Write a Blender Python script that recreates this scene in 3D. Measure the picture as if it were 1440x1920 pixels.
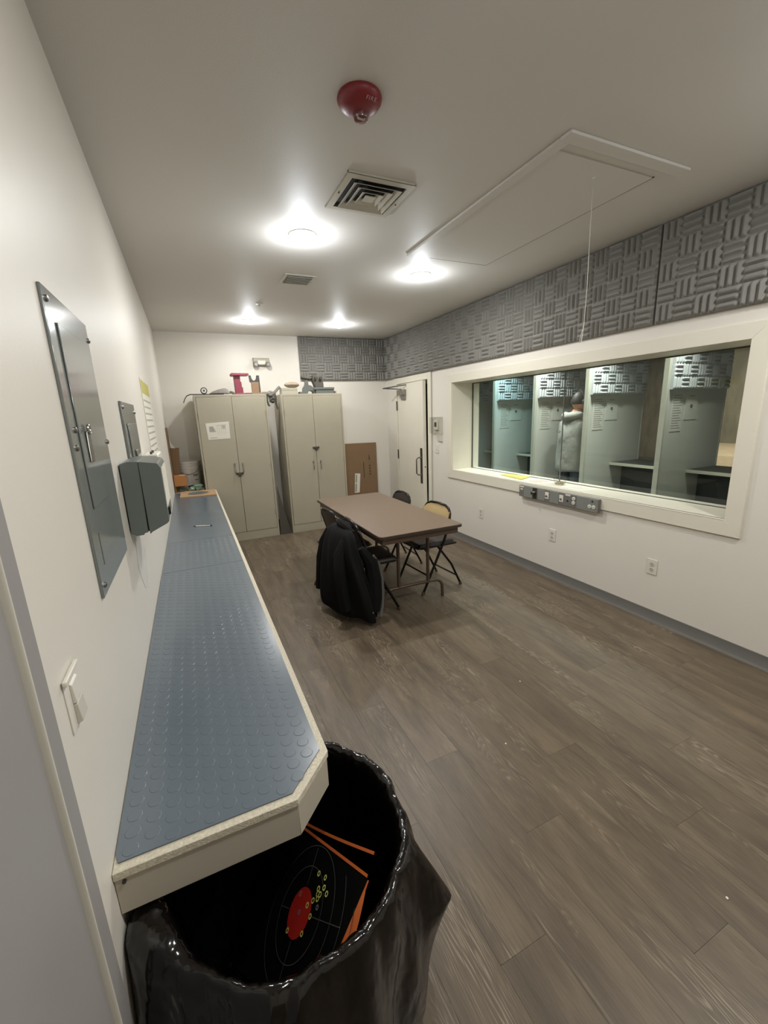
import bpy, bmesh, math, random
from mathutils import Vector, Matrix, Quaternion
for _o in list(bpy.data.objects): bpy.data.objects.remove(_o)
S = bpy.context.scene
COL = S.collection
R = math.radians
random.seed(7)

# ---------------------------------------------------------------- camera, world, exposure
W, D, H = 3.256, 6.359, 2.743          # room width, far wall, ceiling height
K, CW = 0.738, 0.481                   # counter height and width
yaw, pit, rol = 0.4235185, -0.2310035, -0.0392114
fw = Vector((math.sin(yaw)*math.cos(pit), math.cos(yaw)*math.cos(pit), math.sin(pit)))
r0 = fw.cross(Vector((0, 0, 1))).normalized(); u0 = r0.cross(fw)
rt = r0*math.cos(rol) + u0*math.sin(rol); up = -r0*math.sin(rol) + u0*math.cos(rol)
cd = bpy.data.cameras.new('camera'); cam = bpy.data.objects.new('camera', cd); COL.objects.link(cam)
cd.sensor_fit = 'HORIZONTAL'; cd.sensor_width = 36; cd.lens = 36*782.5/1440; cd.clip_start = 0.02
cam.matrix_world = Matrix(((rt.x, up.x, -fw.x, 0.25376), (rt.y, up.y, -fw.y, 0.0), (rt.z, up.z, -fw.z, 1.60955), (0, 0, 0, 1)))
S.camera = cam
w = bpy.data.worlds.new('world'); S.world = w; w.use_nodes = True
w.node_tree.nodes['Background'].inputs[0].default_value = (0.6, 0.62, 0.6, 1)
w.node_tree.nodes['Background'].inputs[1].default_value = 0.01
S.view_settings.view_transform = 'Standard'; S.view_settings.look = 'None'
S.view_settings.exposure = 0.0; S.view_settings.gamma = 1; S.view_settings.use_curve_mapping = False
LAMP_W, HALO_W = 19.5, 7.5
LAMPS = [(1.078, 2.927, 1.0, 1.0), (2.21, 3.391, 1.0, 1.0), (1.08, 5.483, 0.66, .8), (2.188, 5.461, 0.66, .8), (1.1, 0.30, 0.85, 0.7), (2.6, 0.45, 1.15, 1.1)]

# ---------------------------------------------------------------- materials
def lin(h):
    c = [int(h[i:i+2], 16)/255 for i in (0, 2, 4)]
    return tuple(x/12.92 if x <= .04045 else ((x+.055)/1.055)**2.4 for x in c)
def mat(name, hexc, rough=.6, metal=0, var=0, vscale=8, bump=0, bscale=60, emit=0, ecol=None, spec=.5, trans=0, stretch=None, coat=0, alpha=1, sheen=0, dist=.01):
    m = bpy.data.materials.new(name); m.use_nodes = True; nt = m.node_tree; N = nt.nodes; L = nt.links
    p = N['Principled BSDF']; c = lin(hexc)
    p.inputs['Base Color'].default_value = (*c, 1); p.inputs['Roughness'].default_value = rough
    p.inputs['Metallic'].default_value = metal; p.inputs['Specular IOR Level'].default_value = spec
    p.inputs['Transmission Weight'].default_value = trans; p.inputs['Coat Weight'].default_value = coat
    p.inputs['Alpha'].default_value = alpha; p.inputs['Sheen Weight'].default_value = sheen
    if emit:
        p.inputs['Emission Color'].default_value = (*lin(ecol or hexc), 1); p.inputs['Emission Strength'].default_value = emit
    tc = N.new('ShaderNodeTexCoord'); mp = N.new('ShaderNodeMapping'); L.new(tc.outputs['Object'], mp.inputs[0])
    if stretch: mp.inputs['Scale'].default_value = stretch
    n = N.new('ShaderNodeTexNoise'); n.inputs['Scale'].default_value = vscale; n.inputs['Detail'].default_value = 5
    L.new(mp.outputs[0], n.inputs['Vector'])
    mx = N.new('ShaderNodeMix'); mx.data_type = 'RGBA'
    v = var or .03
    mx.inputs[6].default_value = (*[x*(1-v) for x in c], 1); mx.inputs[7].default_value = (*[min(1, x*(1+v)) for x in c], 1)
    L.new(n.outputs['Fac'], mx.inputs[0]); L.new(mx.outputs[2], p.inputs['Base Color'])
    if bump:
        b = N.new('ShaderNodeBump'); b.inputs['Strength'].default_value = bump; b.inputs['Distance'].default_value = dist
        n2 = N.new('ShaderNodeTexNoise'); n2.inputs['Scale'].default_value = bscale; n2.inputs['Detail'].default_value = 3
        L.new(mp.outputs[0], n2.inputs['Vector']); L.new(n2.outputs['Fac'], b.inputs['Height']); L.new(b.outputs[0], p.inputs['Normal'])
    return m
M = {}
M['wall'] = mat('wall_paint', 'dcd7cc', .42, var=.02, vscale=3, bump=.08, bscale=140, spec=.4, dist=.003)
M['ceil'] = mat('ceiling_paint', 'd3cfc8', .55, var=.02, vscale=2, bump=.12, bscale=160, dist=.003)
M['trim'] = mat('white_trim', 'dcd7c6', .32, var=.02)
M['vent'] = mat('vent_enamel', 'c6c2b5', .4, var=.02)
M['base'] = mat('grey_vinyl_base', '6c6a66', .45, var=.05)
M['doorgrey'] = mat('grey_door', '94918e', .5, var=.04, bump=.05, bscale=200, dist=.002)
M['foam'] = mat('acoustic_foam', '85837d', .95, var=.08, vscale=30, bump=.3, bscale=500, dist=.002)
M['foam2'] = mat('range_foam', 'a9aeae', .95, var=.08, vscale=30, bump=.3, bscale=500, dist=.002)
M['cab'] = mat('putty_steel', 'a9a28e', .42, var=.05, vscale=5, bump=.03, bscale=30)
M['cabdark'] = mat('dark_parts_gap_shade', '4b483f', .7)  # one dark tone for gap shade and for parts dark in themselves
M['panel'] = mat('grey_enamel', '737874', .13, var=.02, spec=.7, bump=.02, bscale=9, dist=.004)
M['box'] = mat('grey_box_enamel', '646a67', .35, var=.03)
M['chrome'] = mat('chrome', 'b8b6b0', .2, 1)
M['steel'] = mat('brushed_steel', '8f8d88', .35, 1)
M['dsteel'] = mat('dark_steel', '55534f', .4, .8)
M['bronze'] = mat('brown_tube', '5b4a3e', .35, .3)
M['vinyl'] = mat('brown_black_vinyl', '2b2321', .4, var=.15, bump=.1, bscale=120)
M['tan'] = mat('tan_vinyl', 'b29a6e', .45, var=.06, bump=.05)
M['blackmetal'] = mat('black_brown_metal', '1d1817', .25, .5)
M['ttop'] = mat('brown_laminate', '6d5b4a', .38, var=.1, vscale=60)
M['tedge'] = mat('dark_brown_edge', '3b342c', .4)
M['mat'] = mat('blue_grey_rubber', '5e6870', .24, var=.04, vscale=5, spec=.5)
M['chip'] = mat('particle_board', 'cbc3af', .75, var=.4, vscale=140, bump=.5, bscale=220, dist=.004)
M['fascia'] = mat('cream_laminate', 'b5ad9d', .5, var=.03)
M['card'] = mat('cardboard', '80664a', .8, var=.08, vscale=12)
M['cardl'] = mat('light_cardboard', 'a98a66', .8, var=.06)
M['cardo'] = mat('orange_cardboard', 'a3703f', .75, var=.05)
M['white'] = mat('white_plastic', 'd8d4c8', .35)
M['paper'] = mat('white_paper', 'dcd8ca', .7)
M['yellow'] = mat('yellow_paper', 'b9b25e', .7, var=.05)
M['ink'] = mat('dark_ink', '55534e', .7); M['fade'] = mat('faded_print', '9b988c', .7)
M['redink'] = mat('red_ink', 'a04438', .7)
M['red'] = mat('red_enamel', '7f3442', .4, var=.05)
M['firered'] = mat('alarm_red', '7c2429', .4)
M['clear'] = mat('clear_plastic', 'ffffff', .05, trans=1)
M['bag'] = mat('black_plastic_bag', '0c0908', .13, spec=.6, bump=.8, bscale=9, dist=.03, stretch=(1, 1, .45))
M['bagin'] = mat('black_liner_inside', '040404', .35, spec=.4, bump=.3, bscale=10, dist=.02)
M['barrel'] = mat('grey_bin', '3a3b3c', .5)
M['black'] = mat('black_matt', '0d0d0d', .6)
M['blackgloss'] = mat('black_card', '090909', .35)
M['targetred'] = mat('target_red', 'b3231a', .5)
M['targetyel'] = mat('hit_yellow', 'd6d66a', .5)
M['orange'] = mat('orange_card', 'c4622a', .6)
M['greyline'] = mat('grey_print', '4a4a46', .5)
M['jacket'] = mat('black_jacket_cloth', '101010', .9, var=.2, vscale=40, bump=.3, bscale=20, spec=.2, dist=.01)
M['piping'] = mat('grey_zip_tape', '5a5856', .6)
M['bucket'] = mat('white_bucket', 'c3bfb4', .4)
M['wood'] = mat('wood_block', '866c52', .6, var=.15, vscale=20, stretch=(1, 1, 6))
M['greycloth'] = mat('grey_cloth', '76716b', .9, var=.2, vscale=20)
M['greygreen'] = mat('grey_green_metal', '5d615c', .5, var=.1, vscale=30)
M['carton'] = mat('grey_carton', 'a9a493', .7); M['console_rim'] = mat('grey_rim', '85837c', .5); M['beige'] = mat('beige_leather', '9a8972', .6, var=.15, vscale=20)
M['stall'] = mat('range_partition', 'b0b2a8', .35, var=.03)
M['stalledge'] = mat('partition_edge', 'a3a496', .4)
M['shelf'] = mat('shelf_top', '2b2d29', .45); M['rpaper'] = mat('dim_paper', 'b4b6aa', .7)
M['shelfedge'] = mat('shelf_edge', 'b6b6a6', .3, .4)
M['rangewall'] = mat('range_block_wall', '605c4a', .8, var=.75, vscale=2.2, bump=.4, bscale=4, stretch=(1, 3, 1))
M['rangedark'] = mat('range_dark_wall', '3b3f3e', .8, var=.1)
M['rangefloor'] = mat('range_floor', '4c4c46', .7)
M['sand'] = mat('berm_rubber', 'a3957a', .9, var=.15)
M['hoodie'] = mat('light_grey_jacket', '7f8078', .75, var=.06, vscale=10, bump=.5, bscale=6, dist=.03)
M['jeans'] = mat('dark_blue_trousers', '39424a', .8, var=.1)
M['skin'] = mat('skin', 'b08468', .5)
M['hair'] = mat('dark_hair', '2b2724', .6)
M['shoe'] = mat('dark_shoes', '222222', .5)
M['grille'] = mat('dark_gap', '2b2c2b', .8)
M['pale'] = mat('fresh_white_paint', 'e6e3da', .25, var=.02)
M['lamp'] = mat('lamp_lens', 'ffffff', .4, emit=26, ecol='f2f7ff')
M['tube'] = mat('fluorescent_tube', 'ffffff', .4, emit=6, ecol='e8f4f0')
M['greenplastic'] = mat('green_plastic_wrap', '6f8a74', .3)

def glass_mat():
    m = bpy.data.materials.new('window_glass'); m.use_nodes = True; nt = m.node_tree; nt.nodes.clear()
    o = nt.nodes.new('ShaderNodeOutputMaterial'); t = nt.nodes.new('ShaderNodeBsdfTransparent'); g = nt.nodes.new('ShaderNodeBsdfGlossy')
    t.inputs[0].default_value = (.95, .965, .955, 1); g.inputs['Roughness'].default_value = .03; g.inputs[0].default_value = (.9, .95, .92, 1)
    f = nt.nodes.new('ShaderNodeFresnel'); f.inputs[0].default_value = 1.5; x = nt.nodes.new('ShaderNodeMixShader')
    ge = nt.nodes.new('ShaderNodeNewGeometry'); iv = nt.nodes.new('ShaderNodeMath'); iv.operation = 'SUBTRACT'; iv.inputs[0].default_value = 1; nt.links.new(ge.outputs['Backfacing'], iv.inputs[1]); ff = nt.nodes.new('ShaderNodeMath'); ff.operation = 'MULTIPLY'; nt.links.new(f.outputs[0], ff.inputs[0]); nt.links.new(iv.outputs[0], ff.inputs[1]); nt.links.new(ff.outputs[0], x.inputs[0]); nt.links.new(t.outputs[0], x.inputs[1]); nt.links.new(g.outputs[0], x.inputs[2]); nt.links.new(x.outputs[0], o.inputs[0])
    return m
M['glass'] = glass_mat()
def clear_mat():
    m = glass_mat(); m.name = 'thin_clear_plastic'
    for n in m.node_tree.nodes:
        if n.type == 'BSDF_TRANSPARENT': n.inputs[0].default_value = (.95, .95, .94, 1)
    return m
M['thin'] = clear_mat()

def plank_mat():
    m = bpy.data.materials.new('vinyl_plank'); m.use_nodes = True; nt = m.node_tree; N = nt.nodes; L = nt.links; p = N['Principled BSDF']
    tc = N.new('ShaderNodeTexCoord'); oi = N.new('ShaderNodeObjectInfo'); 
    mu = N.new('ShaderNodeVectorMath'); mu.operation = 'SCALE'; cb = N.new('ShaderNodeCombineXYZ')
    L.new(oi.outputs['Random'], cb.inputs[0]); L.new(oi.outputs['Random'], cb.inputs[1]); L.new(oi.outputs['Random'], cb.inputs[2])
    L.new(cb.outputs[0], mu.inputs[0]); mu.inputs['Scale'].default_value = 37
    ad = N.new('ShaderNodeVectorMath'); L.new(tc.outputs['Object'], ad.inputs[0]); L.new(mu.outputs[0], ad.inputs[1])
    def noise(scale, sx, sy, det=4, dis=0):
        mp = N.new('ShaderNodeMapping'); mp.inputs['Scale'].default_value = (sx, sy, 1); L.new(ad.outputs[0], mp.inputs[0])
        n = N.new('ShaderNodeTexNoise'); n.inputs['Scale'].default_value = scale; n.inputs['Detail'].default_value = det; n.inputs['Distortion'].default_value = dis
        L.new(mp.outputs[0], n.inputs['Vector']); return n
    broad = noise(3, 4.5, .8, 5, .6); fine = noise(60, 6, .22, 4); 
    # cathedral grain: bands of a slowly varying field
    fld = noise(2.3, 5, .6, 2); ml = N.new('ShaderNodeMath'); ml.operation = 'MULTIPLY'; ml.inputs[1].default_value = 150; L.new(fld.outputs['Fac'], ml.inputs[0])
    sn = N.new('ShaderNodeMath'); sn.operation = 'SINE'; L.new(ml.outputs[0], sn.inputs[0])
    pw = N.new('ShaderNodeMapRange'); L.new(sn.outputs[0], pw.inputs[0]); pw.inputs[1].default_value = .1; pw.inputs[2].default_value = 1
    msk = noise(2.2, 3, .6, 2); mr = N.new('ShaderNodeMapRange'); L.new(msk.outputs['Fac'], mr.inputs[0]); mr.inputs[1].default_value = .50; mr.inputs[2].default_value = .68
    gm = N.new('ShaderNodeMath'); gm.operation = 'MULTIPLY'; L.new(pw.outputs[0], gm.inputs[0]); L.new(mr.outputs[0], gm.inputs[1])
    fm = N.new('ShaderNodeMath'); fm.operation = 'MULTIPLY'; L.new(gm.outputs[0], fm.inputs[0])
    fr = N.new('ShaderNodeMapRange'); L.new(fine.outputs['Fac'], fr.inputs[0]); fr.inputs[1].default_value = .38; fr.inputs[2].default_value = .62; L.new(fr.outputs[0], fm.inputs[1])
    cr = N.new('ShaderNodeValToRGB'); L.new(broad.outputs['Fac'], cr.inputs[0]); e = cr.color_ramp.elements
    e[0].position = .28; e[0].color = (*lin('564b3d'), 1); e[1].position = .74; e[1].color = (*lin('736552'), 1)
    m1 = N.new('ShaderNodeMix'); m1.data_type = 'RGBA'; m1.blend_type = 'MULTIPLY'; m1.inputs[0].default_value = .45
    L.new(cr.outputs[0], m1.inputs[6]); cr2 = N.new('ShaderNodeValToRGB'); L.new(fine.outputs['Fac'], cr2.inputs[0]); cr2.color_ramp.elements[0].position = .35; cr2.color_ramp.elements[0].color = (.5, .48, .46, 1); cr2.color_ramp.elements[1].position = .6; L.new(cr2.outputs[0], m1.inputs[7])
    m2 = N.new('ShaderNodeMix'); m2.data_type = 'RGBA'; L.new(fm.outputs[0], m2.inputs[0]); L.new(m1.outputs[2], m2.inputs[6]); m2.inputs[7].default_value = (*lin('978a76'), 1)
    hv = N.new('ShaderNodeHueSaturation'); mr2 = N.new('ShaderNodeMapRange'); L.new(oi.outputs['Random'], mr2.inputs[0]); mr2.inputs[3].default_value = .93; mr2.inputs[4].default_value = 1.05
    L.new(mr2.outputs[0], hv.inputs['Value']); L.new(m2.outputs[2], hv.inputs['Color']); L.new(hv.outputs[0], p.inputs['Base Color'])
    p.inputs['Roughness'].default_value = .42; p.inputs['Specular IOR Level'].default_value = .4
    b = N.new('ShaderNodeBump'); b.inputs['Strength'].default_value = .25; b.inputs['Distance'].default_value = .002; L.new(fine.outputs['Fac'], b.inputs['Height']); L.new(b.outputs[0], p.inputs['Normal'])
    return m
M['plank'] = plank_mat()

# ---------------------------------------------------------------- mesh helpers
class MB:
    def __init__(s): s.v = []; s.f = []
    def add(s, vs, fs):
        o = len(s.v); s.v += [tuple(x) for x in vs]; s.f += [tuple(i+o for i in f) for f in fs]; return s
    def box(s, x0, x1, y0, y1, z0, z1):
        return s.add([(x0,y0,z0),(x1,y0,z0),(x1,y1,z0),(x0,y1,z0),(x0,y0,z1),(x1,y0,z1),(x1,y1,z1),(x0,y1,z1)],
                     [(0,3,2,1),(4,5,6,7),(0,1,5,4),(1,2,6,5),(2,3,7,6),(3,0,4,7)])
    def obox(s, c, ax, h):
        c = Vector(c); a = [Vector(x).normalized() for x in ax]
        vs = [c + a[0]*h[0]*i + a[1]*h[1]*j + a[2]*h[2]*k for k in (-1,1) for i, j in ((-1,-1),(1,-1),(1,1),(-1,1))]
        return s.add(vs, [(0,3,2,1),(4,5,6,7),(0,1,5,4),(1,2,6,5),(2,3,7,6),(3,0,4,7)])
    def tube(s, pts, r, n=10, closed=False, flat=1.0):
        P = [Vector(p) for p in pts]; m = len(P); rings = []
        rr = r if isinstance(r, (list, tuple)) else [r]*m
        ref = None
        for i in range(m):
            if closed: t = (P[(i+1) % m]-P[i-1]).normalized()
            else: t = (P[min(i+1, m-1)]-P[max(i-1, 0)]).normalized()
            if ref is None:
                a = Vector((0,0,1)) if abs(t.z) < .9 else Vector((1,0,0)); ref = (a - t*a.dot(t)).normalized()
            else:
                ref = (ref - t*ref.dot(t)).normalized()
            b = t.cross(ref); rings.append([P[i] + (ref*math.cos(2*math.pi*k/n)*flat + b*math.sin(2*math.pi*k/n))*rr[i] for k in range(n)])
        vs = [q for g in rings for q in g]; fs = []
        for i in range(m if closed else m-1):
            j = (i+1) % m
            for k in range(n): fs.append((i*n+k, i*n+(k+1) % n, j*n+(k+1) % n, j*n+k))
        if not closed: fs += [tuple(range(n-1, -1, -1)), tuple((m-1)*n+k for k in range(n))]
        return s.add(vs, fs)
    def cyl(s, a, b, r, n=16): return s.tube([a, b], r, n)
    def lathe(s, prof, c=(0,0,0), n=24, axis='z', cap=True):
        vs = []
        for (r, h) in prof:
            for k in range(n):
                a = 2*math.pi*k/n; x, y = r*math.cos(a), r*math.sin(a)
                p = (x, y, h) if axis == 'z' else ((h, x, y) if axis == 'x' else (y, h, x))
                vs.append((c[0]+p[0], c[1]+p[1], c[2]+p[2]))
        fs = []
        for i in range(len(prof)-1):
            for k in range(n): fs.append((i*n+k, i*n+(k+1) % n, (i+1)*n+(k+1) % n, (i+1)*n+k))
        if cap: fs += [tuple(range(n-1, -1, -1)), tuple((len(prof)-1)*n+k for k in range(n))]
        return s.add(vs, fs)
    def prism(s, poly, a, b, plane='xy'):
        def P(u, v, h): return {'xy': (u, v, h), 'xz': (u, h, v), 'yz': (h, u, v)}[plane]
        n = len(poly)
        return s.add([P(u, v, a) for u, v in poly]+[P(u, v, b) for u, v in poly],
                     [tuple(range(n-1, -1, -1)), tuple(range(n, 2*n))]+[(i, (i+1) % n, n+(i+1) % n, n+i) for i in range(n)])
    def grid(s, P, nu, nv):
        return s.add([P(i/nu, j/nv) for j in range(nv+1) for i in range(nu+1)],
                     [(j*(nu+1)+i, j*(nu+1)+i+1, (j+1)*(nu+1)+i+1, (j+1)*(nu+1)+i) for j in range(nv) for i in range(nu)])
    def mesh(s, name, smooth=40, off=None):
        o = off or Vector((0,0,0))
        me = bpy.data.meshes.new(name); me.from_pydata([(x-o[0], y-o[1], z-o[2]) for x, y, z in s.v], [], s.f)
        bm = bmesh.new(); bm.from_mesh(me); bmesh.ops.recalc_face_normals(bm, faces=bm.faces)
        if smooth:
            for f in bm.faces: f.smooth = True
            for e in bm.edges:
                if len(e.link_faces) != 2 or e.calc_face_angle(0) > R(smooth): e.smooth = False
        bm.to_mesh(me); bm.free(); return me
def props(o, label=None, cat=None, group=None, kind=None):
    for k, v in (('label', label), ('category', cat), ('group', group), ('kind', kind)):
        if v: o[k] = v
    return o
def base_of(o):
    l = Vector((0,0,0))
    while o: l = l + o.location; o = o.parent
    return l
def obj(name, mb, m, parent=None, bev=0, smooth=40, world=True, label=None, seg=2):
    me = mb.mesh(name, smooth, base_of(parent) if (parent and world) else None) if isinstance(mb, MB) else mb
    if m: me.materials.clear(); me.materials.append(M[m])
    o = bpy.data.objects.new(name, me); COL.objects.link(o); o.parent = parent
    if bev:
        b = o.modifiers.new('bevel', 'BEVEL'); b.width = bev; b.segments = seg; b.limit_method = 'ANGLE'; b.angle_limit = R(40)
    if label: o['label'] = label
    if name in ('printed_text', 'printed_table', 'red_text', 'grey_print', 'slots', 'slotted_face', 'label_print', 'dark_print', 'printed_marks'): o['kind'] = 'stuff'
    return o
def thing(name, loc, label, cat, group=None, kind=None):
    o = bpy.data.objects.new(name, None); COL.objects.link(o); o.location = loc; o.empty_display_size = .1
    return props(o, label, cat, group, kind)
def tagobj(name, mb, m, label, cat, bev=0, loc=None, **k):
    g = k.pop('group', None)
    if loc is not None:
        me = mb.mesh(name, k.get('smooth', 40), Vector(loc)); o = obj(name, me, m, None, bev); o.location = loc
    else: o = obj(name, mb, m, None, bev, **k)
    return props(o, label, cat, g)
def struct(name, mb, m, bev=0, parent=None, smooth=40):
    o = obj(name, mb, m, parent, bev, smooth)
    if parent is None: o['kind'] = 'structure'
    return o
def copy_tree(o, parent=None):
    c = o.copy(); COL.objects.link(c); c.parent = parent
    for ch in list(o.children): copy_tree(ch, c)
    return c
def arc(c, r, a0, a1, n, plane='xy'):
    out = []
    for i in range(n+1):
        a = R(a0+(a1-a0)*i/n); u, v = r*math.cos(a), r*math.sin(a)
        out.append({'xy': (c[0]+u, c[1]+v, c[2]), 'xz': (c[0]+u, c[1], c[2]+v), 'yz': (c[0], c[1]+u, c[2]+v)}[plane])
    return out

# ---------------------------------------------------------------- room shell
YB = -1.7
fl = struct('floor', MB().box(0, W+.02, YB, D, -.06, -.0035), 'base')
PW, PL, g = .178, 1.22, .0001
full = MB().add([(g,g,-.003),(PW-g,g,-.003),(PW-g,PL-g,-.003),(g,PL-g,-.003),(g+.0003,g+.0003,0),(PW-g-.0003,g+.0003,0),(PW-g-.0003,PL-g-.0003,0),(g+.0003,PL-g-.0003,0)],
                [(4,5,6,7),(0,1,5,4),(1,2,6,5),(2,3,7,6),(3,0,4,7)]).mesh('plank', 0)
full.materials.append(M['plank'])
row = 0; x = 0.0
while x < W:
    wdt = min(PW, W-x); y = YB - [0, .52, .93, .27, .7][row % 5] - random.random()*.12
    while y < D:
        y0, y1 = max(y, YB), min(y+PL, D)
        if y1-y0 > .02:
            if y0 == y and y1 == y+PL and wdt == PW: me = full
            else:
                me = MB().box(g, wdt-g, g, y1-y0-g, -.003, 0).mesh('plank', 0); me.materials.append(M['plank'])
            o = bpy.data.objects.new('plank', me); COL.objects.link(o); o.parent = fl; o.location = (x, y0, 0)
        y += PL
    x += PW; row += 1
struct('ceiling', MB().box(-.1, W+.1, YB-.1, D+.1, H, H+.1), 'ceil')
wl = struct('wall_left', MB().box(-.1, 0, .70, D+.1, 0, H).box(-.1, 0, YB, -.36, 0, H).box(-.1, 0, -.36, .70, 2.12, H), 'wall')
struct('wall_back', MB().box(0, W, D, D+.1, 0, H), 'wall')
struct('wall_front', MB().box(0, W, YB-.1, YB, 0, H), 'wall')
WY0, WY1, WZ0, WZ1 = 1.4264, 4.4784, .8826, 1.9459
DY0, DY1, DZ = 5.06, 5.985, 2.04
T = .40
wr = MB()
for y0, y1, z0, z1 in ((YB-.1, WY0, 0, H), (WY0, WY1, 0, WZ0-.012), (WY0, WY1, WZ1, H), (WY1, DY0, 0, H), (DY0, DY1, DZ, H), (DY1, D+.1, 0, H)):
    wr.box(W, W+T, y0, y1, z0, z1)
struct('wall_right', wr, 'wall')
# baseboards
def baseb(name, y0, y1): struct(name, MB().prism([(W, 0), (W-.014, 0), (W-.009, .012), (W-.005, .018), (W-.004, .088), (W, .09)], y0, y1, 'xz'), 'base')
baseb('baseboard_right', YB, 4.952)
struct('baseboard_back', MB().box(0, W-.12, D-.005, D, 0, .09), 'base')
# window: casing, lining, sill, glass
win = struct('window_1', MB().box(W+.27, W+.285, WY0, WY1, WZ0, WZ0+.001), 'trim')
lin_ = MB()
lin_.box(W, W+T, WY0, WY0+.004, WZ0, WZ1).box(W, W+T, WY1-.004, WY1, WZ0, WZ1).box(W, W+T, WY0, WY1, WZ1-.004, WZ1)
obj('window_reveal', lin_, 'trim', win)
obj('window_sill', MB().box(W-.017, W+T, WY0, WY1, WZ0-.012, WZ0), 'trim', win, .004)
cs = .10; c0, c1, cz0, cz1 = WY0-.095, WY1+.09, WZ0-.105, WZ1+.092
for poly in ([(c0, cz0), (c1, cz0), (WY1, WZ0), (WY0, WZ0)], [(c0, cz1), (c1, cz1), (WY1, WZ1), (WY0, WZ1)], [(c0, cz0), (WY0, WZ0), (WY0, WZ1), (c0, cz1)], [(c1, cz0), (WY1, WZ0), (WY1, WZ1), (c1, cz1)]):
    obj('window_casing', MB().prism(poly, W-.016, W+.001, 'yz'), 'trim', win, .0015)
SY = 3.03
for a, b in ((WY0+.006, SY-.003), (SY+.003, WY1-.006)):
    obj('pane', MB().box(W+.296, W+.304, a, b, WZ0+.002, WZ1-.002), 'glass', win, smooth=0)
obj('glazing_seal', MB().box(W+.296, W+.306, SY-.0035, SY+.0035, WZ0, WZ1), 'base', win)
gk = MB(); q = .012
gk.box(W+.292, W+.308, WY0, WY1, WZ1-.014, WZ1-.002).box(W+.292, W+.308, WY0, WY1, WZ0, WZ0+.004).box(W+.292, W+.308, WY1-.012, WY1-.004, WZ0, WZ1)
obj('gasket', gk, 'cabdark', win)
# right door (ajar) and its frame
dr = struct('door_1', MB().box(W+.1, W+.12, DY0, DY0+.002, 0, .002), 'trim')
fr = MB()
fr.box(W, W+.16, DY1-.004, DY1, 0, DZ).box(W, W+.16, DY0, DY0+.004, 0, DZ).box(W, W+.16, DY0, DY1, DZ-.004, DZ).box(W+.05, W+.07, DY1-.02, DY1-.004, 0, DZ).box(W+.05, W+.07, DY0+.004, DY0+.018, 0, DZ)
obj('door_lining', fr, 'trim', dr)
for b in ((DY0-.106, DY0, 0, DZ+.095), (DY1, DY1+.106, 0, DZ+.095), (DY0, DY1, DZ, DZ+.088)):
    obj('door_casing', MB().box(W-.012, W, *b), 'trim', dr, .004)
obj('door_bead', MB().box(W-.016, W-.012, DY0-.108, DY0-.098, 0, DZ+.095), 'doorgrey', dr)
th = R(4.2); hx, hy = W-.006, DY1-.012
dd = Vector((-math.sin(th), -math.cos(th), 0)); dn = Vector((-math.cos(th), math.sin(th), 0))   # dn points into the room
DW_ = .895
def dpt(a, n, z): p = Vector((hx, hy, 0)) + dd*a + dn*n; return (p.x, p.y, z)
def dbox(mb, a0, a1, n0, n1, z0, z1):
    c = Vector(dpt((a0+a1)/2, (n0+n1)/2, (z0+z1)/2)); return mb.obox(c, (dd, dn, (0,0,1)), ((a1-a0)/2, (n1-n0)/2, (z1-z0)/2))
leaf = obj('door_leaf', dbox(MB(), 0, DW_, -.044, 0, .012, DZ-.012), 'trim', dr, .001)
obj('push_plate', dbox(MB(), DW_-.105, DW_-.04, 0, .004, .62, 1.12), 'dsteel', leaf)
hp = [dpt(DW_-.075, 0, .99), dpt(DW_-.08, .05, .99), dpt(DW_-.09, .07, .965), dpt(DW_-.09, .07, .77), dpt(DW_-.08, .05, .745), dpt(DW_-.075, 0, .745)]
obj('pull_handle', MB().tube(hp, .010, 10), 'steel', leaf)
c_ = Vector(dpt(DW_, -.022, .86)); obj('latch_hole', MB().cyl(c_-dd*.004, c_+dd*.001, .009, 12), 'black', leaf)
for z in (1.72, .98, .25): obj('hinge', MB().cyl((hx-.008, hy+.012, z-.07), (hx-.008, hy+.012, z+.07), .009, 10), 'dsteel', dr)
cl = obj('closer_body', dbox(MB(), .10, .34, .002, .055, 1.865, 1.945), 'steel', leaf, .004)
obj('closer_bracket', dbox(MB(), .18, .33, .002, .02, 1.80, 1.865), 'steel', leaf, .002)
am = MB().tube([dpt(.22, .03, 1.955), (W-.22, DY1+.05, 1.985)], .009, 8).tube([(W-.22, DY1+.05, 1.985), dpt(.36, .012, 2.01), ], .008, 8)
obj('closer_arm', am, 'steel', leaf)
# left foreground door: grey frame and leaf
d2 = struct('door_2', MB().box(-.09, -.085, -.3, .6, 0, 2.1), 'doorgrey')
obj('door_leaf', MB().box(-.03, .012, -.30, .648, .01, 2.08), 'doorgrey', d2, .003)
obj('door_casing', MB().prism([(-.03, .656), (.010, .656), (.008, .672), (.011, .690), (.011, .722), (0, .724), (-.03, .724)], 0, 2.16, 'xy'), 'doorgrey', d2)
obj('highlight_bead', MB().prism([(.0, .648), (.017, .648), (.020, .650), (.020, .654), (.016, .656), (0, .656)], 0, 2.1, 'xy'), 'vent', d2, label='edge highlight of the grey door frame, painted as a pale bead')  # pale colour stands in for the bright highlight on the frame edge
obj('door_casing', MB().box(-.03, .017, -.34, .72, 2.09, 2.16), 'doorgrey', d2)

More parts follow.
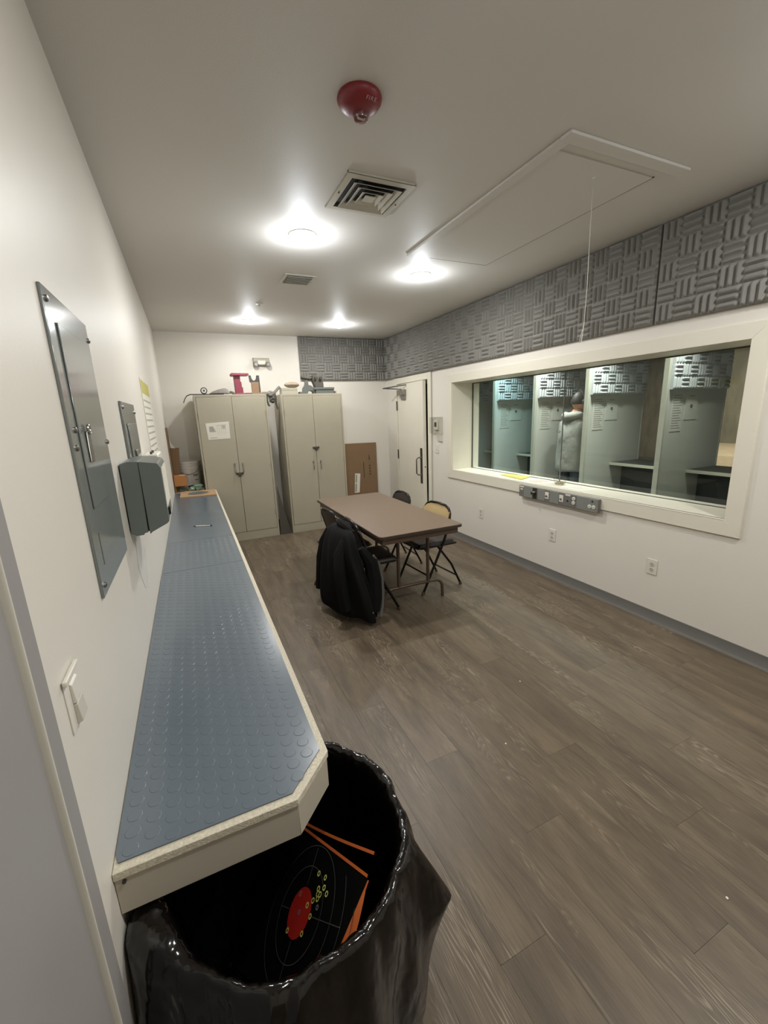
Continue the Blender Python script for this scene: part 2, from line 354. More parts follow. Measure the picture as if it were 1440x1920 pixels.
# ---------------------------------------------------------------- acoustic foam
def foam_mesh(wd, ht, depth=.024, back=.026, cell=.1225, step=.0069):
    nu, nv = max(4, int(wd/step)), max(4, int(ht/step)); mb = MB()
    def h(u, v):
        x, y = u*wd, v*ht; i, j = int(x//cell), int(y//cell); a, b = x/cell-i, y/cell-j
        if (i+j) % 2: a, b = b, a
        r = .5-.5*math.cos(2*math.pi*3*a); e = min(1, min(b, 1-b)/.14)
        ed = min(1, min(x, wd-x, y, ht-y)/.012)
        return back + depth*(r**.75)*math.sin(e*math.pi/2)*ed
    mb.grid(lambda u, v: (u*wd, v*ht, h(u, v)), nu, nv)
    n1 = nu+1; ring = [i for i in range(nu+1)]+[j*n1+nu for j in range(1, nv+1)]+[nv*n1+i for i in range(nu-1, -1, -1)]+[j*n1 for j in range(nv-1, 0, -1)]
    b0 = len(mb.v); mb.v += [(mb.v[k][0], mb.v[k][1], 0) for k in ring]; m = len(ring)
    for k in range(m): mb.f.append((ring[k], ring[(k+1) % m], b0+(k+1) % m, b0+k))
    return mb.mesh('acoustic_panel', 50)
FZ0 = 2.131; FH = H-.004-FZ0
fm_full = foam_mesh(1.234, FH); fm_full.materials.append(M['foam'])
def place_foam(me, loc, mode, label, m='foam', group='grey acoustic foam panels'):
    o = bpy.data.objects.new('acoustic_panel', me); COL.objects.link(o); o.location = loc
    o.rotation_mode = 'QUATERNION'
    ax = {'right': ((0,1,0),(0,0,1),(-1,0,0)), 'back': ((1,0,0),(0,0,1),(0,-1,0))}[mode]   # u, v, n (right uses mirrored u)
    Mx = Matrix([[ax[j][i] for j in range(3)] for i in range(3)])
    if Mx.determinant() < 0:
        Mx = Matrix([[-Mx[i][0], Mx[i][1], Mx[i][2]] for i in range(3)])
    o.rotation_quaternion = Mx.to_quaternion(); 
    if not me.materials: me.materials.append(M[m])
    return props(o, label, 'foam panel', group)
labs = ['grey acoustic foam panel over the white door, second from the far corner', 'grey acoustic foam panel above the far end of the window beside the door', 'grey acoustic foam panel above the window, behind the hanging cord', 'grey acoustic foam panel above the near end of the window', 'grey acoustic foam panel nearest the camera on the window wall']
ys = [5.722, 4.484, 3.247, 1.999, .76]
ends = [4.487, 3.250, 2.003, .764, -.47]
for i in range(5):
    place_foam(fm_full, (W-.0005, ys[i], FZ0), 'right', labs[i])
place_foam(foam_mesh(D-5.728, FH), (W-.0005, D-.002, FZ0), 'right', 'short grey foam panel on the window wall in the far corner')
place_foam(foam_mesh(1.215, FH), (1.858, D-.0005, FZ0), 'back', 'grey foam panel on the far wall over the second cabinet')
place_foam(foam_mesh(.118, FH), (3.078, D-.0005, FZ0), 'back', 'narrow grey foam strip on the far wall beside the corner')

# ---------------------------------------------------------------- ceiling things
def lamp(x, y, k, hk, label):
    t = thing('ceiling_light', (x, y, H), label, 'light', 'round ceiling lights')
    obj('trim_ring', MB().lathe([(.088, H), (.088, H-.006), (.078, H-.013), (.062, H-.013), (.062, H)], (x, y, 0), 28), 'white', t)
    obj('lens', MB().lathe([(.061, H-.004), (.061, H-.016), (.054, H-.028), (.035, H-.036), (.01, H-.038)], (x, y, 0), 24), 'lamp', t)
    l = bpy.data.lights.new('downlight', 'AREA'); l.shape = 'DISK'; l.size = .12; l.energy = LAMP_W*k; l.color = (1, .98, .955)
    lo = bpy.data.objects.new('downlight', l); COL.objects.link(lo); lo.parent = t; lo.location = (0, 0, -.042)
    l = bpy.data.lights.new('lens_glow', 'POINT'); l.energy = HALO_W*hk; l.shadow_soft_size = .03; l.color = (.9, .95, 1)
    lo = bpy.data.objects.new('lens_glow', l); COL.objects.link(lo); lo.parent = t; lo.location = (0, 0, -.15)
ll = ['bright round ceiling light nearest the camera, beside the square vent', 'bright round ceiling light beside the attic hatch', 'small bright ceiling light over the first cabinet', 'small bright ceiling light over the second cabinet', 'ceiling light behind the camera over the near wall, left of two', 'ceiling light behind the camera near the window wall']
for (x, y, k, hk), s_ in zip(LAMPS, ll): lamp(x, y, k, hk, s_)
# fire alarm
ax_, ay_ = .982, 1.69
t = thing('fire_alarm', (ax_, ay_, H), 'round red fire alarm with clear strobe on the ceiling', 'fire alarm')
obj('housing', MB().lathe([(.080, H), (.083, H-.008), (.081, H-.016), (.073, H-.027), (.058, H-.035), (.038, H-.040), (.012, H-.042)], (ax_, ay_, 0), 40), 'firered', t)
sx, sy = ax_+.012, ay_+.022
ln = obj('strobe_lens', MB().lathe([(.029, H-.026), (.030, H-.044), (.026, H-.055), (.014, H-.060)], (sx, sy, 0), 20), 'clear', t)
obj('flash_tube', MB().tube([(sx-.012, sy, H-.035), (sx-.01, sy, H-.047), (sx+.01, sy, H-.047), (sx+.012, sy, H-.035)], .0035, 8), 'white', ln)
fc = bpy.data.curves.new('lettering', 'FONT'); fc.body = 'FIRE'; fc.size = .0185; fc.extrude = .0006; fc.align_x = 'CENTER'
to = bpy.data.objects.new('lettering', fc); COL.objects.link(to); to.parent = t; fc.materials.append(M['greycloth']); fc.space_character = 1.25
rho = Vector((.06, -.998, 0)); tau = Vector((.998, .06, 0)); sl = R(27)
Yt = rho*math.cos(sl)+Vector((0, 0, math.sin(sl))); Nt = tau.cross(Yt)
to.location = Vector((.020, -.054, -.0345))+Nt*.0025
to.rotation_euler = Matrix(((tau.x, Yt.x, Nt.x), (tau.y, Yt.y, Nt.y), (tau.z, Yt.z, Nt.z))).to_euler()
to['label'] = 'FIRE lettering on the red housing'
M['letter'] = mat('faded_letter', 'b98f92', .6); fc.materials[0] = M['letter']
bpy.context.view_layer.update(); me_ = bpy.data.meshes.new_from_object(to); to2 = bpy.data.objects.new('lettering', me_); COL.objects.link(to2); to2.parent = t; to2.location = to.location; to2.rotation_euler = to.rotation_euler; to2['label'] = 'FIRE lettering on the red housing'; to2['kind'] = 'stuff'; bpy.data.objects.remove(to); to2.name = 'lettering'
# square diffuser
cx, cy, hs = 1.285, 2.325, .185
t = thing('ceiling_vent', (cx, cy, H), 'square stepped air vent on the ceiling behind the fire alarm', 'vent', 'ceiling vents')
def sqring(mb, a, b, z0, z1, za=None):
    za = z0 if za is None else za
    o = [(-a,-a),(a,-a),(a,a),(-a,a)]; i = [(-b,-b),(b,-b),(b,b),(-b,b)]
    vs = [(cx+p, cy+q_, z0) for p, q_ in o]+[(cx+p, cy+q_, z1) for p, q_ in i]+[(cx+p, cy+q_, z0+.0025) for p, q_ in o]+[(cx+p, cy+q_, z1+.0025) for p, q_ in i]
    fs = []
    for k in range(4):
        j = (k+1) % 4; fs += [(k, j, 4+j, 4+k), (8+k, 12+k, 12+j, 8+j), (k, 8+k, 8+j, j), (4+k, 4+j, 12+j, 12+k)]
    return mb.add(vs, fs)
obj('backing', MB().box(cx-.15, cx+.15, cy-.15, cy+.15, H-.003, H-.0005), 'grille', t)
obj('flange', sqring(MB(), hs, hs-.035, H-.012, H-.014).box(cx-hs, cx+hs, cy-hs, cy-hs+.003, H-.012, H).box(cx-hs, cx+hs, cy+hs-.003, cy+hs, H-.012, H).box(cx-hs, cx-hs+.003, cy-hs, cy+hs, H-.012, H).box(cx+hs-.003, cx+hs, cy-hs, cy+hs, H-.012, H), 'vent', t)
for a in (.128, .092, .056): obj('louvre_ring', sqring(MB(), a+.004, a-.024, H-.024, H-.008), 'vent', t)
obj('centre_plate', MB().box(cx-.03, cx+.03, cy-.03, cy+.03, H-.022, H-.018), 'vent', t)
for a, b in ((-.168, 0), (.168, .02)): obj('screw', MB().cyl((cx+a, cy+b, H-.013), (cx+a, cy+b, H-.017), .004, 8), 'dsteel', t)
# far vent register
t = thing('ceiling_vent', (1.255, 3.81, H), 'small pale louvred vent on the ceiling further from the camera', 'vent', 'ceiling vents')
obj('flange', MB().box(1.125, 1.385, 3.68, 3.705, H-.010, H-.001).box(1.125, 1.385, 3.915, 3.94, H-.010, H-.001).box(1.125, 1.15, 3.705, 3.915, H-.010, H-.001).box(1.36, 1.385, 3.705, 3.915, H-.010, H-.001), 'vent', t, .002)
obj('backing', MB().box(1.15, 1.36, 3.705, 3.915, H-.003, H-.001), 'greycloth', t)
for k in range(6):
    yy = 3.72+k*.036; obj('slat', MB().obox((1.255, yy, H-.009), ((1,0,0), (0,.8,.6), (0,-.6,.8)), (.105, .018, .001)), 'vent', t)
# attic hatch
t = thing('attic_hatch', (2.25, 2.26, H), 'white ceiling hatch in a flat frame beside the foam panels', 'hatch')
hx0, hx1, hy0, hy1 = 1.875, 2.645, 1.53, 3.01
for b in ((hx0, 2.69, hy0, hy0+.065), (hx0, hx0+.055, hy0+.065, hy1)):
    obj('frame_board', MB().box(*b, H-.014, H-.0005), 'ceil', t, .003)
obj('hatch_panel', MB().box(hx0+.058, 2.590, hy0+.13, hy1, H-.006, H-.0005), 'ceil', t)
obj('gap_shadow', MB().box(2.5915, 2.600, hy0+.125, hy1+.012, H-.0035, H-.0005), 'cabdark', t)  # dark strips painted in for the shadow line at the panel edge
obj('gap_shadow', MB().box(2.08, 2.5915, hy1+.003, hy1+.013, H-.0035, H-.0005), 'cabdark', t)
obj('closing_stub', MB().cyl((2.288, 1.763, H-.014), (2.288, 1.763, H-.006), .006, 8), 'ceil', t)
t = tagobj('pull_cord', MB().tube([(2.288, 1.763, H-.008), (2.289, 1.763, 2.5), (2.296, 1.764, 2.25), (2.291, 1.764, 2.06), (2.285, 1.764, 2.02), (2.272, 1.764, 1.985), (2.266, 1.764, 1.958), (2.272, 1.764, 1.948), (2.280, 1.764, 1.955), (2.287, 1.765, 2.0), (2.292, 1.765, 2.04), (2.292, 1.764, 2.06)], .0017, 6), 'vent', 'thin pale cord with a loop hanging from the ceiling hatch', 'cord')
t = thing('sprinkler_head', (1.071, 4.681, H), 'tiny white sprinkler cap on the ceiling between the lights', 'sprinkler')
obj('escutcheon', MB().lathe([(.035, H), (.034, H-.006), (.012, H-.01), (.010, H-.026), (.016, H-.028), (.016, H-.031)], (1.071, 4.681, 0), 20), 'white', t)
# emergency light
t = thing('emergency_light', (1.307, D, 2.32), 'twin-lamp emergency light high on the far wall', 'emergency light')
obj('case', MB().box(1.20, 1.415, D-.05, D-.001, 2.335, 2.435), 'carton', t, .008)
obj('case_rim', MB().box(1.195, 1.42, D-.012, D-.001, 2.33, 2.44), 'console_rim', t, .003)
for x_ in (1.225, 1.39):
    o = obj('lamp_head', MB().lathe([(.034, -.052), (.036, -.075), (.024, -.1)], (x_, D, 2.345), 18, 'y'), 'steel', t)
    obj('lamp_glass', MB().lathe([(.026, -.078), (.024, -.084)], (x_, D, 2.345), 16, 'y'), 'white', o)
obj('lens_bar', MB().box(1.255, 1.36, D-.062, D-.05, 2.345, 2.40), 'white', t, .004)

# ---------------------------------------------------------------- left wall fittings
def lbox(mb, y0, y1, z0, z1, x1, x0=0): return mb.box(x0, x1, y0, y1, z0, z1)
t = thing('electrical_panel', (.0, 1.43, 1.18), 'tall glossy grey electrical panel on the near left wall', 'electrical panel')
obj('cover_plate', lbox(MB(), 1.19, 1.645, 1.182, 1.912, .007), 'panel', t, .002)
dp = obj('panel_door', lbox(MB(), 1.262, 1.52, 1.40, 1.845, .011, .007), 'panel', t, .003)
lt = obj('latch', lbox(MB(), 1.315, 1.35, 1.515, 1.595, .017, .011), 'steel', dp, .004)
obj('hasp_ring', MB().tube(arc((.018, 1.335, 1.60), .011, 0, 360, 12, 'yz')[:-1], .0035, 8, True), 'chrome', lt)
obj('slot', lbox(MB(), 1.26, 1.268, 1.25, 1.335, .0074, .007), 'cabdark', t)
for y_, z_ in ((1.215, 1.885), (1.215, 1.558), (1.215, 1.21), (1.64, 1.865), (1.64, 1.555), (1.235, 1.60)):
    obj('screw', MB().lathe([(.008, .007), (.007, .011), (.003, .013)], (0, y_, z_), 12, 'x'), 'steel', t)
t = thing('electrical_panel', (.0, 2.36, 1.3), 'smaller grey electrical cover behind the grey switch box', 'electrical panel')
obj('cover_plate', lbox(MB(), 2.118, 2.60, 1.20, 1.705, .010), 'panel', t, .002)
dp = obj('panel_door', lbox(MB(), 2.20, 2.52, 1.30, 1.61, .015, .010), 'panel', t, .002)
obj('latch', lbox(MB(), 2.29, 2.36, 1.455, 1.49, .024, .015), 'chrome', dp, .003)
for y_, z_ in ((2.145, 1.68), (2.58, 1.665)): obj('screw', MB().lathe([(.009, .01), (.007, .014), (.003, .016)], (0, y_, z_), 12, 'x'), 'steel', t)
t = thing('switch_box', (.0, 1.93, 1.19), 'deep grey metal switch box with rounded lid on the left wall', 'electrical box')
prof = [(.004, 1.199), (.02, 1.187), (.045, 1.187), (.05, 1.194), (.062, 1.196), (.070, 1.190), (.076, 1.196), (.13, 1.222), (.139, 1.23), (.139, 1.44), (.130, 1.459), (.066, 1.470), (.03, 1.472), (.004, 1.464)]
obj('case', MB().prism([p for p in prof if p[0] <= .066], 1.81, 2.10, 'xz'), 'box', t, .002)
obj('lid', MB().prism([(.067, 1.19), (.07, 1.190), (.076, 1.196), (.13, 1.222), (.139, 1.23), (.139, 1.44), (.130, 1.459), (.067, 1.470)], 1.806, 2.104, 'xz'), 'box', t, .003)
obj('seam', MB().box(.064, .068, 1.812, 2.098, 1.20, 1.468), 'black', t)
obj('label_plate', MB().box(.139, .1405, 1.83, 2.08, 1.28, 1.44), 'paper', t)
obj('catch', MB().box(.139, .146, 1.87, 1.90, 1.245, 1.275), 'black', t)
t = thing('wall_box', (.0, 2.46, 1.38), 'small white terminal box behind the grey switch box', 'electrical box')
obj('case', MB().box(0.0105, .085, 2.62, 2.92, 1.30, 1.44), 'white', t, .008)
for y_ in (2.66, 2.78): obj('screw', MB().cyl((.05, y_, 1.44), (.05, y_, 1.455), .006, 8), 'dsteel', t)
obj('slotted_face', MB().box(.085, .087, 2.65, 2.89, 1.33, 1.335).box(.085, .087, 2.65, 2.89, 1.36, 1.365).box(.085, .087, 2.65, 2.89, 1.39, 1.395), 'greycloth', t)
# notice with yellow header
t = thing('notice', (.0, 3.66, 1.36), 'large laminated notice with a yellow heading on the left wall', 'notice')
obj('sheet', MB().box(.001, .004, 3.325, 3.992, 1.36, 1.91), 'paper', t)
obj('header', MB().box(.004, .0045, 3.335, 3.982, 1.81, 1.90), 'yellow', t)
mb = MB(); random.seed(3)
for r_ in range(9):
    z_ = 1.77-r_*.045; y_ = 3.36
    while y_ < 3.9:
        l_ = random.uniform(.05, .16); mb.box(.004, .0046, y_, min(y_+l_, 3.95), z_-.012, z_); y_ += l_+.03
obj('printed_text', mb, 'fade', t)
# light switch
t = thing('light_switch', (.0, .84, 1.12), 'white light switch with a raised rocker on the near left wall', 'light switch')
obj('plate', MB().box(0, .0025, .806, .880, 1.078, 1.183), 'wall', t, .001)
obj('rocker', MB().prism([(.0025, 1.082), (.012, 1.086), (.009, 1.122), (.0025, 1.122)], .832, .870, 'xz'), 'vent', t, .001)  # darker colour painted in for the shade on the downward-facing half
obj('rocker', MB().prism([(.0025, 1.124), (.009, 1.124), (.007, 1.160), (.0025, 1.164)], .832, .870, 'xz'), 'white', t, .001)
obj('cover_lip', MB().box(.0025, .010, .80, .883, 1.176, 1.186), 'white', t, .002)
mb = MB().add([(.0008, y_, z_) for y_, z_ in ((1.93, 1.19), (2.02, 1.19), (2.10, 1.10), (2.16, 1.03), (2.11, .97), (2.02, .90), (1.95, .925), (1.90, .985), (1.86, 1.05), (1.90, 1.13))], [tuple(range(10))])
obj('paint_patch', mb, 'pale', wl, label='glossy patch of fresh white paint')

# ---------------------------------------------------------------- counter
YE, YC = .823, .932; CHX = .375
t = thing('counter', (.25, 3.2, K), 'long wall counter with cream edges and a clipped corner', 'counter')
P_ = [(.001, YE), (CHX, YE), (CW, YC), (CW, 5.76), (.352, 5.762), (.352, D-.006), (.001, D-.006)]
obj('worktop', MB().prism(P_, K-.0185, K, 'xy'), 'chip', t, .001)
off = .004
obj('fascia_board', MB().prism([(.001, YE+off), (CHX-.001, YE+off), (CHX-.004, YE+.02), (.001, YE+.02)], .6293, K-.019, 'xy'), 'fascia', t, .001)
obj('fascia_board', MB().prism([(CHX-.0005, YE+off), (CW-off, YC-.0005), (CW-.02, YC+.004), (CHX-.007, YE+.02)], .6293, K-.019, 'xy'), 'fascia', t, .001)
obj('fascia_board', MB().prism([(CW-off, YC), (CW-off, 5.755), (CW-.02, 5.755), (CW-.02, YC+.004)], .6293, K-.019, 'xy'), 'fascia', t, .001)
obj('wall_cleat', MB().box(.001, .03, YE+.30, 5.75, .60, K-.019), 'fascia', t)
for y_ in (2.2, 3.9, 5.6):
    obj('bracket', MB().prism([(.001, .30), (.03, .30), (.40, K-.055), (.40, K-.019), (.001, K-.019)], y_, y_+.03, 'xz'), 'fascia', t)
obj('screw', MB().cyl((.018, YE-.001, K-.028), (.018, YE+.005, K-.028), .004, 8), 'dsteel', t)
# rubber mats
MT = .0035
def rmat(y0, y1, label, chamfer=False, studs=True, seg=20):
    t = thing('rubber_mat', (.23, (y0+y1)/2, K), label, 'mat', 'rubber mats on the counter')
    X = CW-.019
    poly = [(.004, y0), (X, y0), (X, y1), (.004, y1)]
    if chamfer: poly = [(.003, y0+.022), (.010, y0), (.366, y0), (X, YC+.012), (X, y1), (.003, y1)]
    obj('sheet', MB().prism(poly, K+.0003, K+MT, 'xy'), 'mat', t)
    if studs:
        mb = MB(); i = 0; xx = .03
        while xx < X-.012:
            yy = y0+.02+(.021 if i % 2 else 0)
            while yy < y1-.014:
                cut = chamfer and ((xx-.366)*(YC+.012-y0)-(yy-y0)*(X-.366) > -.0016)
                if not cut:
                    r_ = .0158; z_ = K+MT; n = seg; o0 = len(mb.v)
                    for rr, zz in ((r_, z_), (r_-.0005, z_+.0005), (r_-.0012, z_+.0008)):
                        for k in range(n): mb.v.append((xx+rr*math.cos(2*math.pi*k/n), yy+rr*math.sin(2*math.pi*k/n), zz))
                    for a in range(2):
                        for k in range(n): mb.f.append((o0+a*n+k, o0+a*n+(k+1) % n, o0+(a+1)*n+(k+1) % n, o0+(a+1)*n+k))
                    mb.f.append(tuple(o0+2*n+k for k in range(n)))
                yy += .042
            xx += .0398; i += 1
        o = obj('raised_studs', mb, 'mat', t, smooth=16); o['kind'] = 'stuff'
rmat(.843, 2.655, 'blue-grey studded rubber mat nearest the camera on the counter', True, seg=24)
rmat(2.659, 3.33, 'short middle piece of blue-grey studded rubber mat on the counter', seg=10)
rmat(3.334, 5.74, 'far smooth length of blue-grey mat under the pen', studs=False)
# things on the counter
t = thing('pen', (.26, 3.75, K+MT), 'white and black pen lying across the far mat', 'pen')
a, b = Vector((.186, 3.776, K+MT+.0055)), Vector((.330, 3.722, K+MT+.0055)); u_ = (b-a).normalized()
obj('barrel', MB().cyl(a+u_*.022, b-u_*.012, .0048, 12), 'white', t)
obj('tip', MB().tube([a, a+u_*.006, a+u_*.022], [.001, .003, .0048], 10), 'black', t)
obj('clip', MB().cyl(b-u_*.012, b, .0048, 12).obox(b-u_*.03+Vector((0,0,.0058)), (u_, (u_.y, -u_.x, 0), (0,0,1)), (.02, .0015, .0008)), 'black', t)
t = thing('cardboard_sheet', (.25, 5.5, K), 'light brown cardboard sheet with a dark oval at the counter end', 'cardboard')
z0 = K+MT+.0005
obj('sheet', MB().prism([(.062, 5.33), (.463, 5.29), (.468, 5.72), (.070, 5.73)], z0, z0+.012, 'xy'), 'cardl', t)
obj('dark_circle', MB().lathe([(.118, z0+.0122), (.118, z0+.013)], (.265, 5.52, 0), 32), 'greygreen', t)
# junk at the counter end
z1 = K+.0005
t = thing('crumpled_wrap', (.16, 5.86, z1), 'crumpled clear and green wrapping behind the cardboard sheet', 'wrapping')
random.seed(11)
def crumple(mb, c, r, n=3, amp=.35, sz=(1,1,1)):
    bm = bmesh.new(); bmesh.ops.create_icosphere(bm, subdivisions=n, radius=1)
    for v in bm.verts:
        k = 1+random.uniform(-amp, amp); v.co = Vector((v.co.x*sz[0], v.co.y*sz[1], v.co.z*sz[2]))*k*r+Vector(c)
    bm.verts.ensure_lookup_table()
    mb.add([v.co[:] for v in bm.verts], [[v.index for v in f.verts] for f in bm.faces]); bm.free(); return mb
mb = MB(); crumple(mb, (.10, 5.81, z1+.05), .05, 2, .3, (1.2, .9, .9)); o = obj('clear_wrap', mb, 'thin', t, smooth=0)
mb = MB(); crumple(mb, (.27, 5.83, z1+.045), .05, 2, .3, (1.2, .9, .75)); crumple(mb, (.20, 5.80, z1+.035), .04, 2, .3, (1, .7, .75)); obj('green_wrap', mb, 'greenplastic', t, smooth=0)
t = thing('coiled_cable', (.20, 5.92, z1), 'dark coiled cable beside the crumpled wrapping', 'cable')
mb = MB(); pts = []
for k in range(60): a = k*.5; pts.append((.19+.05*math.cos(a), 5.765+.012*math.sin(a)+0, z1+.036+.022*math.sin(a*1.0+1)+.0003*k))
obj('coil', MB().tube([(.22+.055*math.cos(k*.45), 5.90+.05*math.sin(k*.45), z1+.012+k*.0009) for k in range(56)], .0065, 6), 'black', t)
# bucket
bx, by = .19, 6.13; zb = z1
t = thing('bucket', (bx, by, zb), 'white plastic bucket beside the first steel cabinet', 'bucket')
hb = .36
obj('pail', MB().lathe([(.128, zb), (.132, zb+.02), (.146, zb+hb-.09), (.150, zb+hb-.088), (.150, zb+hb-.078), (.147, zb+hb-.075), (.148, zb+hb-.05), (.153, zb+hb-.048), (.153, zb+hb-.04), (.149, zb+hb-.038), (.150, zb+hb-.02)], (bx, by, 0), 36), 'bucket', t)
obj('lid', MB().lathe([(.156, zb+hb-.022), (.157, zb+hb), (.152, zb+hb+.004), (.148, zb+hb-.004), (.01, zb+hb-.004)], (bx, by, 0), 36), 'bucket', t)
obj('bail_handle', MB().tube([(bx+.153*math.cos(R(a)), by+.153*math.sin(R(a)), zb+hb-.06-.10*math.sin(R((a-195)/150*180))) for a in range(195, 346, 10)], .0025, 6), 'dsteel', t)
# text lines on the bucket, wrapped on its side
mb = MB()
for zz, a0, a1 in ((.19, 290, 318), (.175, 290, 312), (.12, 298, 316)):
    for a in range(a0, a1, 3):
        p = Vector((math.cos(R(a)), math.sin(R(a)), 0)); tt = Vector((-p.y, p.x, 0)); mb.obox(Vector((bx, by, zb+zz))+p*.1435, (tt, p, (0,0,1)), (.003, .0015, .004))
obj('printed_text', mb, 'ink', t)
# cardboard pieces beside the wall
t = thing('cardboard_box', (.07, 5.95, z1), 'open brown cardboard box with torn flap against the left wall', 'cardboard box')
obj('tall_side', MB().box(.004, .010, 5.78, 6.10, z1, 1.545).prism([(.012, z1+.10), (.085, z1+.10), (.118, 1.29), (.016, 1.29)], 5.95, 5.955, 'xz'), 'card', t)
obj('front_box', MB().box(.014, .155, 5.77, 5.775, z1+.085, z1+.215).box(.014, .155, 5.775, 5.93, z1+.21, z1+.215).box(.150, .155, 5.775, 5.93, z1+.085, z1+.21).box(.014, .155, 5.775, 5.93, z1+.085, z1+.09).box(.014, .020, 5.775, 5.93, z1, z1+.21).box(.14, .155, 5.90, 5.93, z1, z1+.085), 'cardo', t)
obj('torn_flap', MB().add([(.03, 5.945, 1.29), (.075, 5.945, 1.285), (.045, 5.94, 1.335), (.022, 5.935, 1.385), (.02, 5.94, 1.34)], [(0,1,2,4), (4,2,3)]), 'paper', t)
obj('white_tape', MB().box(.075, .14, 5.80, 5.83, z1+.2155, z1+.2175), 'paper', t)

# crumbs of paper on the floor
for x_, y_, l_ in ((1.475, 1.357, 'tiny white paper scrap on the floor in front of the table'), (1.879, 1.701, 'tiny white paper scrap on the floor, the one closest to the window wall'), (1.675, .506, 'tiny white paper scrap on the floor nearest the camera')):
    tagobj('paper_scrap', MB().prism([(x_-.004, y_-.003), (x_+.003, y_-.004), (x_+.004, y_+.003), (x_-.002, y_+.004)], .0003, .0035, 'xy'), 'paper', l_, 'scrap', group='paper scraps on the floor')

# ---------------------------------------------------------------- steel cabinets
def cabinet(x0, x1, yf, hz, label, hasp_z, handle_z, depth=.52, locked_low=True):
    yb = min(yf+depth, D-.012); xm = (x0+x1)/2
    t = thing('steel_cabinet', ((x0+x1)/2, yf, 0), label, 'cabinet', 'putty steel cabinets')
    mb = MB().box(x0, x1, yf+.016, yb, .0, hz)                               # carcass behind the doors
    mb.box(x0, x0+.022, yf, yf+.016, .0, hz).box(x1-.022, x1, yf, yf+.016, .0, hz).box(x0+.022, x1-.022, yf, yf+.016, hz-.028, hz).box(x0+.022, x1-.022, yf+.001, yf+.016, .0, .115)
    obj('body', mb, 'cab', t, .0015)
    obj('door_gap', MB().box(x0+.0225, x1-.0225, yf+.0145, yf+.0158, .1155, hz-.0285), 'cabdark', t)
    for s in (0, 1):
        a, b = (x0+.025, xm-.002) if s == 0 else (xm+.002, x1-.025)
        d = obj('door', MB().box(a, b, yf-.002, yf+.014, .119, hz-.031), 'cab', t, .003)
        hx_ = xm-.052 if s == 0 else xm+.052
        obj('handle', MB().tube([(hx_, yf-.002, handle_z+.05), (hx_, yf-.026, handle_z+.042), (hx_, yf-.030, handle_z), (hx_, yf-.026, handle_z-.042), (hx_, yf-.002, handle_z-.05)], .007, 8).box(hx_-.012, hx_+.012, yf-.005, yf-.002, handle_z+.035, handle_z+.07), 'chrome', d)
        for z_ in (.35, 1.0, 1.68):
            xx = a+.006 if s == 0 else b-.006
            obj('hinge', MB().cyl((xx, yf-.004, z_-.035), (xx, yf-.004, z_+.035), .005, 8), 'cab', d)
    hs_ = obj('hasp', MB().box(xm-.05, xm+.045, yf-.010, yf-.003, hasp_z-.014, hasp_z+.014), 'dsteel', t, .002)
    obj('padlock', MB().box(xm-.022, xm+.018, yf-.03, yf-.011, hasp_z-.032, hasp_z+.002), 'dsteel', hs_, .003)
    return t
c1 = cabinet(.361, 1.238, 5.784, 1.923, 'putty steel cabinet with a paper chart taped on its door', .915, .985)
c2 = cabinet(1.4235, 2.276, 5.771, 1.915, 'putty steel cabinet without a notice, beside the leaning cardboard', 1.185, .935)
t = thing('paper_chart', (.60, 5.78, 1.37), 'white chart with a table taped to the first cabinet door', 'paper')
pz = 5.7815
obj('sheet', MB().add([(.458, pz, 1.577), (.738, pz, 1.591), (.733, pz, 1.376), (.470, pz, 1.372), (.458, pz-.001, 1.577), (.738, pz-.001, 1.591), (.733, pz-.001, 1.376), (.470, pz-.001, 1.372)], [(0,1,2,3), (7,6,5,4), (0,4,5,1), (1,5,6,2), (2,6,7,3), (3,7,4,0)]), 'paper', t)
mb = MB()
for k, l_ in enumerate((.05, .055, .055, .07, .06, .075)): mb.box(.495, .495+l_, pz-.0018, pz-.001, 1.527-k*.0115, 1.533-k*.0115)
mb.box(.585, .70, pz-.0018, pz-.001, 1.548, 1.550).box(.495, .58, pz-.0018, pz-.001, 1.392, 1.396)
for k in range(5): mb.box(.59+k*.024, .591+k*.024, pz-.0018, pz-.001, 1.43, 1.545)
for k in range(5): mb.box(.645, .69, pz-.0018, pz-.001, 1.505+k*.009, 1.507+k*.009)
obj('printed_table', mb, 'greycloth', t)
# gap things
o = tagobj('leaning_board', MB().add([(1.255, 5.80, .004), (1.262, 5.80, .70), (1.405, 5.80, .004), (1.255, 5.806, .004), (1.262, 5.806, .70), (1.405, 5.806, .004)], [(0,1,2), (3,5,4), (0,3,4,1), (1,4,5,2), (2,5,3,0)]), 'cabdark', 'dark board leaning in the gap between the cabinets', 'board')

# on cabinet one
zc = 1.9235
t = thing('rubber_strip', (.45, 5.86, zc), 'dark rubber strip drooping over the left edge of the first cabinet', 'strip')
pts = [(.245, 5.86, 1.835), (.262, 5.86, 1.875), (.29, 5.86, 1.915), (.33, 5.86, zc+.008), (.42, 5.86, zc+.008), (.56, 5.87, zc+.008), (.72, 5.88, zc+.008)]
mb = MB()
for i in range(len(pts)-1):
    a, b = Vector(pts[i]), Vector(pts[i+1]); d_ = (b-a).normalized(); mb.obox((a+b)/2, (d_, (0,1,0), d_.cross(Vector((0,1,0)))), ((b-a).length/2+.003, .03, .004))
obj('strip', mb, 'black', t)
t = thing('tape_roll', (.492, 5.93, zc+.014), 'black and white roll of tape standing on the first cabinet', 'tape roll')
cz_ = zc+.016+.040
obj('tape', MB().lathe([(.030, -.012), (.040, -.012), (.040, .04), (.030, .04), (.030, -.012)], (.497, 5.925, cz_), 24, 'y', False), 'black', t)
